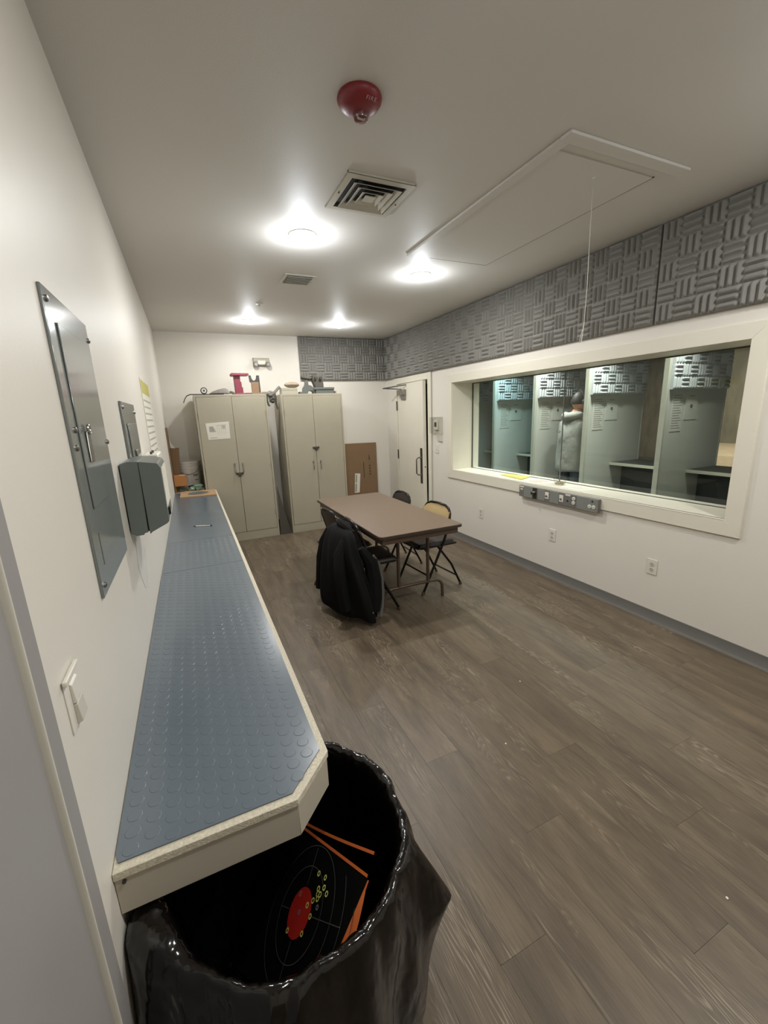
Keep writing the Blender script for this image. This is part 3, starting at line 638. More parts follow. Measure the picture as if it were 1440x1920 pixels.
obj('core', MB().lathe([(.014, -.014), (.0295, -.014), (.0295, .042), (.014, .042), (.014, -.014)], (.497, 5.925, cz_), 24, 'y', False), 'white', t)
obj('inner_roll', MB().lathe([(.0135, -.010), (.0135, .042)], (.497, 5.925, cz_), 16, 'y'), 'greygreen', t)
t = thing('baseball_hat', (.68, 5.90, zc), 'flattened grey cap lying on the first cabinet', 'cap')
def blob(pts2, y0, y1, rows=8):
    mb = MB(); n = 16; prof = pts2
    rings = []
    for i, (x_, zt) in enumerate(prof):
        for k in range(n):
            a = math.pi*k/(n-1); mb.v.append((x_, (y0+y1)/2-(y1-y0)/2*math.cos(a)*(.55+.45*math.sin(math.pi*(i+.3)/(len(prof)))), zc+.017+(zt-zc-.017)*math.sin(a)))
    for i in range(len(prof)-1):
        for k in range(n-1): mb.f.append((i*n+k, i*n+k+1, (i+1)*n+k+1, (i+1)*n+k))
        mb.f.append((i*n+n-1, i*n, (i+1)*n, (i+1)*n+n-1))
    mb.f += [tuple(range(n)), tuple((len(prof)-1)*n+k for k in range(n-1, -1, -1))]
    return mb
obj('crown', blob([(.56, zc+.022), (.60, zc+.045), (.66, zc+.066), (.72, zc+.08), (.755, zc+.082), (.785, zc+.066), (.80, zc+.030)], 5.83, 6.0), 'greycloth', t)
obj('bill', blob([(.79, zc+.035), (.815, zc+.048), (.85, zc+.036), (.862, zc+.022)], 5.85, 5.95), 'cabdark', t)
t = thing('red_stand', (.94, 5.92, zc), 'red stand with flat top and stepped stem on the first cabinet', 'stand')
obj('base_plate', MB().box(.835, 1.065, 5.83, 6.0, zc, zc+.018), 'red', t, .003)
obj('stem', MB().prism([(.872, zc+.018), (.970, zc+.018), (.968, zc+.09), (.958, zc+.092), (.956, zc+.155), (.946, zc+.158), (.944, zc+.232), (.868, zc+.232)], 5.87, 5.96, 'xz'), 'red', t, .003)
obj('top_plate', MB().prism([(.832, zc+.240), (.842, zc+.230), (1.045, zc+.234), (1.055, zc+.242), (1.052, zc+.256), (1.04, zc+.262), (.845, zc+.264), (.832, zc+.256)], 5.84, 6.0, 'xz'), 'red', t, .004)
t = thing('notched_rest', (1.11, 5.92, zc), 'wooden block rest with a black notched top beside the red stand', 'rest')
obj('base_board', MB().box(1.066+.006, 1.232, 5.85, 6.0, zc, zc+.020), 'wood', t, .002)
obj('wood_block', MB().box(1.076, 1.168, 5.852, 5.867, zc+.020, zc+.15), 'wood', t, .002)
nt_ = [(1.062, zc+.235), (1.062+.0, zc+.235)]
obj('notched_plate', MB().prism([(1.076, zc+.022), (1.188, zc+.022), (1.184, zc+.236), (1.148, zc+.236), (1.142, zc+.20), (1.130, zc+.178), (1.112, zc+.170), (1.094, zc+.182), (1.084, zc+.205), (1.080, zc+.236), (1.050, zc+.236), (1.058, zc+.15), (1.074, zc+.148)], 5.868, 5.879, 'xz'), 'dsteel', t)
t = thing('grey_straps', (1.33, 5.86, 1.83), 'grey webbing straps sagging between the two cabinets', 'straps')
random.seed(21)
mb = MB(); crumple(mb, (1.305, 5.87, zc-.005), .045, 3, .22, (1.5, .7, .9)); obj('bunched_cloth', mb, 'greycloth', t)
mb = MB(); crumple(mb, (1.325, 5.86, zc-.075), .038, 3, .3, (1.1, .7, 1.0)); obj('dark_cloth', mb, 'cabdark', t)
for k, pts in enumerate(([(1.20, 5.86, zc+.012), (1.24, 5.86, zc+.012), (1.27, 5.87, zc-.0), (1.31, 5.87, zc-.03), (1.34, 5.87, zc-.0), (1.38, 5.87, zc+.035), (1.42, 5.88, zc+.075), (1.445, 5.88, zc+.09)],
                         [(1.262, 5.85, zc-.02), (1.258, 5.85, zc-.09), (1.268, 5.85, zc-.14), (1.285, 5.85, zc-.155)], [(1.36, 5.86, zc+.01), (1.375, 5.86, zc-.05), (1.37, 5.86, zc-.12), (1.385, 5.86, zc-.2)])):
    obj('strap', MB().tube(pts, (.010, .007, .007)[k], 8, flat=1.8), ('greycloth', 'cabdark', 'cabdark')[k], t)
# on cabinet two
zd = 1.9155
t = thing('white_box', (1.56, 5.90, zd), 'low white carton on the second cabinet, under the oval case', 'box')
obj('carton', MB().box(1.455, 1.668, 5.83, 5.99, zd+.0, zd+.082), 'carton', t, .002)
obj('lid_line', MB().box(1.454, 1.669, 5.829, 5.991, zd+.052, zd+.054), 'greycloth', t)
t = thing('oval_case', (1.61, 5.90, zd+.083), 'shiny beige oval case on the low white carton', 'case')
bm_ = MB(); bm_.grid(lambda u, v: (1.612+.102*math.cos(2*math.pi*u)*math.sin(math.pi*v), 5.905+.06*math.sin(2*math.pi*u)*math.sin(math.pi*v), zd+.083+.041-.040*math.cos(math.pi*v)), 28, 12)
obj('shell', bm_, 'beige', t)
obj('seam_band', MB().tube([(1.612+.1035*math.cos(R(a)), 5.905+.0615*math.sin(R(a)), zd+.122) for a in range(0, 360, 15)], .003, 6, True), 'greycloth', t)
t = thing('grey_tray', (2.05, 5.89, zd), 'shallow grey-green tray with a lip on the second cabinet', 'tray')
obj('tray', MB().prism([(1.925, 5.83), (2.185, 5.83), (2.195, 6.0), (1.925, 6.0)], zd, zd+.055, 'xy').box(1.90, 2.19, 5.822, 6.004, zd+.055, zd+.085), 'greygreen', t, .004)
obj('wood_strip', MB().box(2.197, 2.222, 5.84, 5.98, zd, zd+.035), 'wood', t, .002)
t = thing('spotting_optics', (1.9, 5.89, zd), 'dark jumble of optics and a rest with two knobs on the second cabinet', 'optics')
obj('lens_barrel', MB().cyl((1.745, 5.90, zd+.225), (1.86, 5.90, zd+.205), .026, 16).cyl((1.86, 5.90, zd+.205), (1.93, 5.90, zd+.215), .018, 16), 'cabdark', t)
obj('pedestal', MB().prism([(1.755, zd+.03), (1.76, zd+.075), (1.79, zd+.12), (1.80, zd+.18), (1.83, zd+.18), (1.835, zd+.12), (1.875, zd+.11), (1.915, zd+.07), (1.924, zd+.001), (1.90, zd+.001), (1.885, zd+.035), (1.85, zd+.045), (1.825, zd+.03), (1.815, zd+.001), (1.70, zd+.001), (1.70, zd+.03)], 5.86, 5.94, 'xz'), 'greygreen', t, .004)
obj('turret', MB().prism([(1.895, zd+.19), (1.90, zd+.245), (1.915, zd+.255), (1.955, zd+.255), (1.965, zd+.235), (1.985, zd+.225), (2.0, zd+.243), (2.03, zd+.24), (2.045, zd+.19), (2.05, zd+.086), (1.93, zd+.086)], 5.86, 5.96, 'xz'), 'cabdark', t, .006)
for x_ in (1.94, 2.01): obj('knob', MB().cyl((x_, 5.858, zd+.205), (x_, 5.838, zd+.205), .018, 16), 'dsteel', t)

# cardboard leaning on the far wall
t = thing('cardboard_sheet', (2.73, 6.3, 0), 'large brown cardboard panel leaning on the far wall beside the cabinet', 'cardboard')
def lean(x, z, o=0): return (x, 6.30-.0+(.04)*(z/1.16)-o, z)
def lp(pts, o0, o1, mb=None):
    mb = mb or MB(); n = len(pts); return mb.add([lean(x, z, o0) for x, z in pts]+[lean(x, z, o1) for x, z in pts], [tuple(range(n)), tuple(range(2*n-1, n-1, -1))]+[(i, (i+1) % n, n+(i+1) % n, n+i) for i in range(n)])
obj('sheet', lp([(2.452, .004), (3.0, .004), (3.012, 1.160), (2.458, 1.170)], 0, .008), 'card', t)
obj('lower_flap', lp([(2.69, .006), (2.992, .006), (2.990, .512), (2.70, .520)], .008, .013), 'card', t)
obj('white_label', lp([(2.585, .372), (2.672, .372), (2.703, .678), (2.612, .688)], .013, .014), 'paper', t)
mb = MB()
for a0, b0 in ((.39, .52), (.54, .665)): lp([(2.600+(a0-.37)*.09, a0), (2.614+(a0-.37)*.09, a0), (2.614+(b0-.37)*.09, b0), (2.600+(b0-.37)*.09, b0)], .014, .0145, mb)
obj('label_print', mb, 'ink', t)
mb = MB(); lp([(2.765, .60), (2.777, .60), (2.779, .86), (2.768, .86)], .008, .0095, mb)
lp([(2.868, .89), (2.893, .89), (2.872, .985)], .008, .0095, mb)
for k in range(4): lp([(2.868, .645+k*.045), (2.890, .645+k*.045), (2.890, .672+k*.045), (2.868, .672+k*.045)], .008, .0095, mb)
obj('dark_print', mb, 'tedge', t)

# ---------------------------------------------------------------- right wall fittings
def outlet(y, z, label):
    t = thing('wall_outlet', (W, y, z), label, 'outlet', 'white outlets under the window')
    obj('plate', MB().box(W-.006, W-.0005, y-.038, y+.038, z-.058, z+.058), 'white', t, .002)
    for s in (-1, 1):
        o = obj('receptacle', MB().lathe([(.0165, -.0085), (.0155, -.006)], (W, y, z+s*.021), 16, 'x'), 'vent', t)
        obj('slots', MB().box(W-.0092, W-.0084, y-.008, y-.005, z+s*.021-.002, z+s*.021+.008).box(W-.0092, W-.0084, y+.005, y+.008, z+s*.021-.002, z+s*.021+.008).box(W-.0092, W-.0084, y-.002, y+.002, z+s*.021-.011, z+s*.021-.006), 'ink', o)
outlet(3.881, .428, 'white wall outlet beside the table, furthest from the camera')
outlet(2.798, .430, 'white wall outlet below the grey switch strip')
outlet(1.843, .426, 'white wall outlet nearest the camera')
t = thing('thermostat', (W, 4.83, 1.43), 'white thermostat inside a clear guard between the door and window', 'thermostat')
obj('backplate', MB().box(W-.006, W-.0005, 4.70, 4.945, 1.315, 1.545), 'vent', t, .003)
b_ = obj('unit', MB().box(W-.03, W-.006, 4.79, 4.875, 1.375, 1.50), 'white', t, .004)
obj('screen', MB().box(W-.031, W-.03, 4.805, 4.86, 1.415, 1.475), 'cabdark', b_)
obj('clear_guard', MB().box(W-.058, W-.056, 4.705, 4.94, 1.33, 1.54).box(W-.056, W-.006, 4.705, 4.707, 1.33, 1.54).box(W-.056, W-.006, 4.938, 4.94, 1.33, 1.54).box(W-.056, W-.006, 4.705, 4.94, 1.538, 1.54).box(W-.056, W-.006, 4.705, 4.94, 1.33, 1.332), 'thin', t, smooth=0)
obj('lower_bracket', MB().prism([(4.72, 1.31), (4.84, 1.31), (4.80, 1.235), (4.70, 1.225)], W-.02, W-.0005, 'yz'), 'vent', t, .002)
t = thing('light_switch', (W, 4.84, 1.12), 'small white switch plate below the thermostat', 'light switch')
obj('plate', MB().box(W-.006, W-.0005, 4.80, 4.875, 1.065, 1.18), 'white', t, .002)
obj('toggle', MB().box(W-.018, W-.006, 4.832, 4.843, 1.115, 1.135), 'white', t, .001)
# grey power strip housing
t = thing('power_console', (W, 2.76, .81), 'long grey switch and outlet strip under the window sill', 'power strip')
xf = W-.046; zc0, zc1 = .750, .862
obj('housing', MB().box(xf, W-.0165, 2.30, 3.215, zc0, zc1), 'base', t, .003)
M['console'] = mat('console_dark', '4e504f', .4); M['console2'] = mat('console_grey', '7d7f79', .4)
def mod(n, y0, y1, za, zb_, m, d=.003, par=t, bev=.001): return obj(n, MB().box(xf-d, xf-.0001, y0, y1, za, zb_), m, par, bev)
mod('blank_cover', 3.03, 3.145, .753, .858, 'console2'); mod('blank_cover', 2.873, 2.958, .753, .858, 'console2'); mod('blank_cover', 2.706, 2.811, .753, .858, 'console2'); mod('blank_cover', 2.303, 2.511, .752, .86, 'console2')
for y_ in (2.847, 2.679):
    s_ = mod('toggle_switch', y_-.022, y_+.022, .779, .842, 'white', .004); obj('lever', MB().box(xf-.016, xf-.004, y_-.006, y_+.006, .797, .813), 'steel', s_, .001)
kn = mod('knob_plate', 2.975, 3.03, .753, .858, 'dsteel', .002); obj('knob', MB().lathe([(.017, 0), (.017, -.012), (.010, -.014), (.010, -.028), (.014, -.03), (.014, -.036)], (xf-.002, 3.004, .812), 16, 'x'), 'chrome', kn)
for y_, z_ in ((2.543, .830), (2.544, .793), (2.380, .792), (2.341, .792)):
    o = obj('round_outlet', MB().lathe([(.0165, 0), (.0165, -.005), (.014, -.006)], (xf-.001, y_, z_), 18, 'x'), 'white', t)
    obj('slots', MB().box(xf-.0078, xf-.007, y_-.006, y_-.003, z_-.004, z_+.006).box(xf-.0078, xf-.007, y_+.003, y_+.006, z_-.004, z_+.006), 'ink', o)
obj('lock_cap', MB().cyl((xf-.001, 2.355, .838), (xf-.008, 2.355, .838), .007, 10), 'dsteel', t)
mod('label_strip', 3.150, 3.205, .842, .856, 'white', .001); mod('label_strip', 3.162, 3.196, .818, .831, 'white', .001); mod('label_strip', 2.582, 2.636, .845, .858, 'white', .001)
obj('keyhole', MB().cyl((xf-.0005, 2.61, .80), (xf-.003, 2.61, .80), .008, 12), 'black', t)
# on the sill
zs = WZ0+.0005
o = tagobj('yellow_pad', MB().prism([(3.40, 3.72), (3.52, 3.74), (3.55, 3.42), (3.345, 3.33)], zs, zs+.006, 'xy'), 'yellow', 'yellow paper pad lying on the window sill', 'notepad')
t = thing('printed_sheet', (3.38, 3.15, zs), 'white sheet with red printed lines on the window sill', 'paper')
obj('sheet', MB().prism([(3.33, 3.32), (3.545, 3.30), (3.50, 3.00), (3.29, 3.04)], zs, zs+.001, 'xy'), 'paper', t)
mb = MB()
for k in range(6): mb.obox((3.345+k*.03, 3.17-k*.004, zs+.0012), ((.1, 1, 0), (1, -.1, 0), (0,0,1)), (.10 if k % 2 else .075, .004, .0003))
obj('red_text', mb, 'redink', t)
t = thing('clear_tub', (3.42, 2.90, zs), 'clear plastic tub of small brown pieces on the sill', 'tub')
obj('tub', MB().lathe([(.045, zs), (.052, zs+.002), (.058, zs+.062), (.061, zs+.064), (.060, zs+.064), (.050, zs+.004)], (3.42, 2.90, 0), 28, cap=False), 'thin', t)
mb = MB(); random.seed(5)
for k in range(60):
    a = random.random()*6.28; r_ = random.random()**.5*.044; h_ = random.uniform(.004, .028)*(1.1-r_/.06); d_ = Vector((random.gauss(0,1), random.gauss(0,1), random.gauss(0,.5))).normalized()
    c_ = Vector((3.42+r_*math.cos(a), 2.90+r_*math.sin(a), zs+.006+h_)); mb.cyl(c_-d_*.005, c_+d_*.005, .0032, 6)
o = obj('small_pieces', mb, 'beige', t); o['kind'] = 'stuff'
t = thing('form_sheet', (3.42, 2.7, zs), 'pale form with grey print on the sill beside the tub', 'paper')
obj('sheet', MB().prism([(3.345, 2.83), (3.52, 2.80), (3.50, 2.52), (3.30, 2.58)], zs, zs+.001, 'xy'), 'paper', t)
mb = MB()
for k in range(4): mb.obox((3.37+k*.032, 2.70-k*.01, zs+.0012), ((.1, 1, 0), (1, -.1, 0), (0,0,1)), (.09, .002, .0003))
obj('grey_print', mb, 'greycloth', t)

# ---------------------------------------------------------------- folding table
TX0, TX1, TY0, TY1, TZ = 1.425, 2.155, 2.685, 4.375, .728
t = thing('folding_table', (1.79, 3.53, 0), 'brown laminate folding table with tubular legs', 'table')
def rrect(x0, x1, y0, y1, r, n=5):
    o = []
    for cx_, cy_, a0 in ((x1-r, y1-r, 0), (x0+r, y1-r, 90), (x0+r, y0+r, 180), (x1-r, y0+r, 270)):
        for k in range(n+1): a = R(a0+90*k/n); o.append((cx_+r*math.cos(a), cy_+r*math.sin(a)))
    return o
obj('tabletop', MB().prism(rrect(TX0, TX1, TY0, TY1, .035), TZ-.018, TZ, 'xy'), 'ttop', t, .0015)
obj('edge_band', MB().prism(rrect(TX0-.003, TX1+.003, TY0-.003, TY1+.003, .037), TZ-.022, TZ-.003, 'xy'), 'tedge', t)
ap = MB(); i_ = .03
ap.box(TX0+i_, TX1-i_, TY0+i_, TY0+i_+.012, TZ-.075, TZ-.022).box(TX0+i_, TX1-i_, TY1-i_-.012, TY1-i_, TZ-.075, TZ-.022).box(TX0+i_, TX0+i_+.012, TY0+i_+.012, TY1-i_-.012, TZ-.075, TZ-.022).box(TX1-i_-.012, TX1-i_, TY0+i_+.012, TY1-i_-.012, TZ-.075, TZ-.022)
obj('apron', ap, 'bronze', t)
for yl in (2.97, 4.09):
    xa, xb = 1.705, 1.99; xo0, xo1 = 1.555, 2.135; zf = .165
    for xx in (xa, xb): obj('leg', MB().cyl((xx, yl, zf), (xx, yl, TZ-.022), .0145, 14), 'bronze', t)
    pts = [(xo0-.004, yl, .003), (xo0, yl, .08)] + [(xo0+.075-.075*math.cos(R(a)), yl, .09+.075*math.sin(R(a))) for a in range(10, 91, 16)] + [(1.845, yl, zf+.004)] + [(xo1-.075+.075*math.sin(R(a)), yl, .09+.075*math.cos(R(a))) for a in range(10, 91, 16)] + [(xo1, yl, .08), (xo1+.004, yl, .003)]
    obj('foot_tube', MB().tube(pts, .0135, 12), 'bronze', t)
    obj('cross_rail', MB().cyl((TX0+.05, yl, TZ-.034), (TX1-.05, yl, TZ-.034), .011, 10), 'bronze', t)
    obj('brace', MB().cyl((1.85, yl, .5), (1.85, yl+(.33 if yl < 3.5 else -.33), TZ-.03), .006, 8), 'bronze', t)

# ---------------------------------------------------------------- folding chairs
def chair(label, padm):
    t = thing('folding_chair', (0, 0, 0), label, 'chair', 'folding chairs around the table')
    hw = .212; tr = .0115
    def line(z): # frame A in side view: x at height z
        return .215 - .39*(z/.76) if z < .5 else .215-.39*(.5/.76)-(.08)*((z-.5)/.27)
    for s in (-1, 1):
        l = obj('leg', MB().tube([(line(.018), s*hw, .018), (line(.2), s*hw, .2), (line(.46), s*hw, .46)], tr, 10), 'blackmetal', t, world=False)
        obj('rubber_foot', MB().cyl((line(0)+.0, s*hw, 0.0), (line(.03), s*hw, .03), .015, 12), 'bronze', l, world=False)
        l = obj('leg', MB().tube([(-.225, s*.195, .018), (-.12, s*.195, .23), (.03, s*.195, .425)], .0105, 10), 'blackmetal', t, world=False)
        obj('rubber_foot', MB().cyl((-.232, s*.195, 0), (-.222, s*.195, .03), .014, 12), 'bronze', l, world=False)
    arch = [(line(.46), -hw, .46), (line(.55), -hw, .55), (line(.66), -hw, .66), (line(.71), -hw+.012, .71), (line(.745), -hw+.045, .748), (line(.765), -hw+.10, .770), (line(.77), 0, .778)]
    arch = arch + [(x_, -y_, z_) for x_, y_, z_ in arch[::-1][1:]]
    obj('back_frame', MB().tube(arch, tr, 10), 'blackmetal', t, world=False)
    mb = MB()
    def bp(u, v, o):
        y = (u*2-1)*(hw-.008); z = .545+.215*v
        top = .77-.0 ; k = abs(y)/(hw); zz = min(z, .768-.055*k**4)
        return (line(zz)-.012*(1-k*k)+o, y, zz)
    mb.grid(lambda u, v: bp(u, v, .013+.010*math.sin(math.pi*u)*math.sin(math.pi*v)), 12, 8); n0 = len(mb.v)
    mb.grid(lambda u, v: bp(u, v, -.006), 12, 8)
    rim = [i for i in range(13)]+[j*13+12 for j in range(1, 9)]+[8*13+i for i in range(11, -1, -1)]+[j*13 for j in range(7, 0, -1)]
    for k in range(len(rim)): a_, b_ = rim[k], rim[(k+1) % len(rim)]; mb.f.append((a_, b_, n0+b_, n0+a_))
    bk = obj('backrest', mb, padm, t, world=False)
    if padm != 'vinyl': obj('back_shell', MB().grid(lambda u, v: bp(u, v, -.008), 12, 8), 'blackmetal', bk, world=False)
    mb = MB()
    def sp(u, v, top):
        x = -.175+.40*u; hwv = .2*(1-.10*u); y = (2*v-1)*hwv
        e = min(u, 1-u, v, 1-v)*14; c = min(1, e)
        return (x, y, (.436+.028*math.sin(c*math.pi/2)) if top else .425)
    mb.grid(lambda u, v: sp(u, v, True), 20, 18); n0 = len(mb.v); mb.grid(lambda u, v: sp(u, v, False), 20, 18)
    rim = [i for i in range(21)]+[j*21+20 for j in range(1, 19)]+[18*21+i for i in range(19, -1, -1)]+[j*21 for j in range(17, 0, -1)]
    for k in range(len(rim)): a_, b_ = rim[k], rim[(k+1) % len(rim)]; mb.f.append((a_, b_, n0+b_, n0+a_))
    obj('seat', mb, 'vinyl', t, world=False)
    obj('seat_rail', MB().tube([(-.17, -.203, .428), (.19, -.183, .428), (.225, -.16, .428), (.225, .16, .428), (.19, .183, .428), (-.17, .203, .428)], .009, 8), 'blackmetal', t, world=False)
    obj('stretcher', MB().cyl((line(.16), -hw, .16), (line(.16), hw, .16), .008, 8), 'blackmetal', t, world=False)
    obj('stretcher', MB().cyl((-.187, -.195, .10), (-.187, .195, .10), .008, 8), 'blackmetal', t, world=False)
    return t
ca = chair('dark folding chair behind the jacket, beside the steel cabinet', 'vinyl')
cc = chair('folding chair with a tan padded backrest facing the table', 'tan')
cb = copy_tree(ca); cb['label'] = 'dark folding chair carrying the black jacket'
cdd = copy_tree(ca); cdd['label'] = 'dark folding chair tucked in beyond the tan one'
for o, x, y, a in ((ca, 1.43, 3.60, 3), (cb, 1.475, 3.13, -3), (cc, 2.18, 3.28, 184), (cdd, 2.16, 3.98, 178)):
    o.location = (x, y, 0); o.rotation_euler = (0, 0, R(a))

# black jacket hung over the chair back
t = thing('black_jacket', (1.22, 3.08, 0), 'black jacket draped over the back of the near folding chair', 'jacket')
random.seed(2)
secs = [ # z, centre x, centre y, half width, half thickness, direction angle of width axis
    (.812, 1.235, 3.11, .10, .020, 93), (.802, 1.230, 3.11, .17, .036, 93), (.765, 1.225, 3.11, .225, .05, 93), (.68, 1.215, 3.105, .25, .06, 95), (.58, 1.210, 3.10, .265, .068, 98),
    (.46, 1.21, 3.09, .28, .074, 102), (.34, 1.215, 3.08, .29, .08, 106), (.22, 1.225, 3.075, .30, .084, 110), (.11, 1.235, 3.07, .305, .088, 113), (.062, 1.24, 3.07, .295, .080, 114)]
nn = 56; mb = MB()
for i, (z_, cx_, cy_, hw_, ht_, an) in enumerate(secs):
    d1 = Vector((math.cos(R(an)), math.sin(R(an)), 0)); d2_ = Vector((d1.y, -d1.x, 0)); f_ = min(1, i/4)
    for k in range(nn):
        a = 2*math.pi*k/nn; cu, sn_ = math.cos(a), math.sin(a)
        rr = 1+f_*(.05*math.sin(3*a+1+.3*i)+.05*math.sin(7*a+.25*i)+.035*math.sin(12*a+2-.2*i))
        p = Vector((cx_, cy_, z_)) + d1*hw_*rr*(abs(cu)**.8*(1 if cu > 0 else -1)) + d2_*ht_*rr*sn_*(1.5 if sn_ < 0 else 1)
        if i >= 8: p.z += .012*math.sin(5*a)+.02*math.cos(a)
        mb.v.append(tuple(p))
for i in range(len(secs)-1):
    for k in range(nn): mb.f.append((i*nn+k, i*nn+(k+1) % nn, (i+1)*nn+(k+1) % nn, (i+1)*nn+k))
mb.f.append(tuple(range(nn-1, -1, -1)))
jb = obj('jacket_body', mb, 'jacket', t)
sb = jb.modifiers.new('sub', 'SUBSURF'); sb.levels = sb.render_levels = 1
def curve_band(pts, r, m, name, par, flat=1.0, n=8): return obj(name, MB().tube(pts, r, n, flat=flat), m, par)
curve_band([(1.275, 2.97, .775), (1.235, 3.02, .815), (1.225, 3.12, .832), (1.25, 3.22, .815), (1.28, 3.16, .80), (1.285, 3.05, .79)], [.018, .028, .034, .032, .030, .018], 'jacket', 'collar', t)
curve_band([(1.195, 3.30, .74), (1.15, 3.35, .60), (1.12, 3.37, .44), (1.10, 3.37, .28), (1.085, 3.37, .16)], [.042, .05, .05, .046, .042], 'jacket', 'sleeve', t)
curve_band([(1.20, 2.96, .74), (1.135, 2.93, .60), (1.12, 2.90, .44), (1.13, 2.89, .27), (1.15, 2.89, .14)], [.03, .045, .048, .046, .042], 'jacket', 'sleeve', t)
curve_band([(1.385, 2.865, .56), (1.436, 2.872, .46), (1.454, 2.868, .34), (1.45, 2.853, .22), (1.434, 2.838, .12), (1.405, 2.815, .055)], .009, 'piping', 'zip_tape', t, 1.6)
curve_band([(1.30, 2.90, .64), (1.37, 2.88, .50), (1.385, 2.87, .35), (1.38, 2.86, .2), (1.36, 2.84, .10)], [.03, .055, .06, .06, .048], 'jacket', 'front_flap', t)
obj('snap_button', MB().lathe([(.007, 0), (.006, -.004)], (1.315, 2.745, .14), 10, 'y'), 'chrome', t)

for ch in t.children:
    for v_ in ch.data.vertices:
        v_.co.x += .035; v_.co.y -= .04; v_.co.z -= .055*max(0, min(1, (v_.co.z-.5)/.3))

# ---------------------------------------------------------------- trash can
BX, BY, BZ, BR = .352, .897, .572, .300
t = thing('trash_can', (BX, BY, 0), 'large round trash can lined with a glossy black bag under the counter end', 'trash can')
obj('barrel', MB().lathe([(.245, .006), (.252, .03), (.289, .545), (.293, .553), (.293, .562), (.288, .562), (.284, .545), (.246, .03), (.02, .03)], (BX, BY, 0), 40), 'barrel', t)
random.seed(9)
ph = [random.random()*6.28 for _ in range(12)]
def wr_(a, z):
    return (.012*math.sin(5*a+ph[0]+3*z)+.010*math.sin(9*a+ph[1]-5*z)+.006*math.sin(17*a+ph[2]+9*z)+.004*math.sin(29*a+ph[3]-12*z+2*math.sin(3*a)))
na = 240; prof = []
for r_, z_, k in ((.222, .045, .3), (.230, .12, .5), (.240, .22, .6), (.250, .34, .5), (.260, .44, .35), (.268, .51, .25), (.274, .545, .2), (.281, .562, .2), (.289, .572, .2), (.298, .575, .25), (.306, .569, .35), (.313, .552, .5), (.319, .52, .7), (.325, .47, .85), (.331, .40, 1), (.335, .32, 1.1), (.337, .24, 1.1), (.335, .16, 1.0), (.328, .09, 1.0), (.318, .03, .9), (.312, .006, .8)): prof.append((r_, z_, k))
mb = MB()
fa = math.atan2(.715-BY, .679-BX)        # corner of the bag that sticks out over the floor
for i, (r_, z_, k) in enumerate(prof):
    for j in range(na):
        a = 2*math.pi*j/na; rr = r_+wr_(a, z_)*k*.8
        if 7 <= i <= 11: rr += random.uniform(-.0022, .0022)
        zz = z_ + (.0025*math.sin(7*a+ph[4])+.0015*math.sin(23*a+ph[7])+random.uniform(-.0016, .0016) if 5 <= i <= 12 else 0)
        da = (a-fa+math.pi) % (2*math.pi)-math.pi
        if i >= 12: rr += .05*math.exp(-(da/.13)**2)*math.exp(-((z_-.41)/.09)**2)
        g2 = math.exp(-(((a-R(196)+math.pi) % (2*math.pi)-math.pi)/.30)**2)
        if i >= 8: rr += .045*g2*min(1, (i-7)/4)
        if 7 <= i <= 12: zz += .047*g2
        if i >= 14 : rr += .012*math.exp(-(da/.5)**2)
        x_, y_ = BX+rr*math.cos(a), BY+rr*math.sin(a)
        x_ = max(x_, .006)
        mb.v.append((x_, y_, max(.004, zz)))
for i in range(len(prof)-1):
    for j in range(na): mb.f.append((i*na+j, i*na+(j+1) % na, (i+1)*na+(j+1) % na, (i+1)*na+j))
mb.f.append(tuple(range(na-1, -1, -1)))
obj('bag', mb, 'bag', t, smooth=75)
# (outer rings are clipped by the sheet edge)
# shooting targets thrown in the can
o1 = Vector((.3566, .872, .330))                    # centre of the sheet, which leans against the liner
E1 = Vector((.59785, .63924, .48368)).normalized()   # up the sheet
E2 = Vector((.37803, -.75691, .53308)); E2 = (E2-E1*E2.dot(E1)).normalized()   # across it
EN = E2.cross(E1).normalized()
def tp(a, b, n=0): return o1+E2*a+E1*b+EN*n
def tclip(p):   # keep inside the liner and above its floor
    q_ = Vector((p.x-BX, p.y-BY)); rmax = .222+.08*max(0, min(1, p.z/.55)) - .004
    if q_.length > rmax: q_ = q_*(rmax/q_.length)
    return Vector((BX+q_.x, BY+q_.y, max(p.z, .06)))
t = thing('paper_target', tuple(o1), 'black target sheet with a red centre inside the trash can', 'target')
TB = (-.30, .215, -.20, .33)
QC = ((-.34, -.14), (.150, -.17), (.250, .095), (-.33, .225))
def qp(u, v): return tuple((QC[0][i]*(1-u)+QC[1][i]*u)*(1-v)+(QC[3][i]*(1-u)+QC[2][i]*u)*v for i in (0, 1))
def tgrid(off, nu=24, nv=24): return MB().grid(lambda u, v: tuple(tclip(tp(*qp(u, v), off))), nu, nv)
obj('sheet', tgrid(0), 'blackgloss', t)
def ring(r, wd, m, name, n=64, off=.002, cx=0, cy=0, sx=1):
    mb = MB(); o0 = 0
    for k in range(n):
        a = 2*math.pi*k/n
        for rr in (r, r-wd): mb.v.append(tuple(tclip(tp(cx+rr*sx*math.cos(a), cy+rr*math.sin(a), off))))
    for k in range(n):
        a, b = 2*k, 2*((k+1) % n)
        mb.f.append((a, b, b+1, a+1))
    return obj(name, mb, m, t)
for r_ in (.188, .23):
    pts_ = [(r_*math.cos(R(a)), r_*math.sin(R(a))) for a in range(-50, (12 if r_ > .2 else 34), 4)]
    mb = MB()
    for p_ in pts_: mb.v += [tuple(tclip(tp(p_[0]*k_, p_[1]*k_, .002))) for k_ in (1, 1-.0018/r_)]
    for k in range(len(pts_)-1): mb.f.append((2*k, 2*k+2, 2*k+3, 2*k+1))
    obj('printed_ring', mb, 'greyline', t)
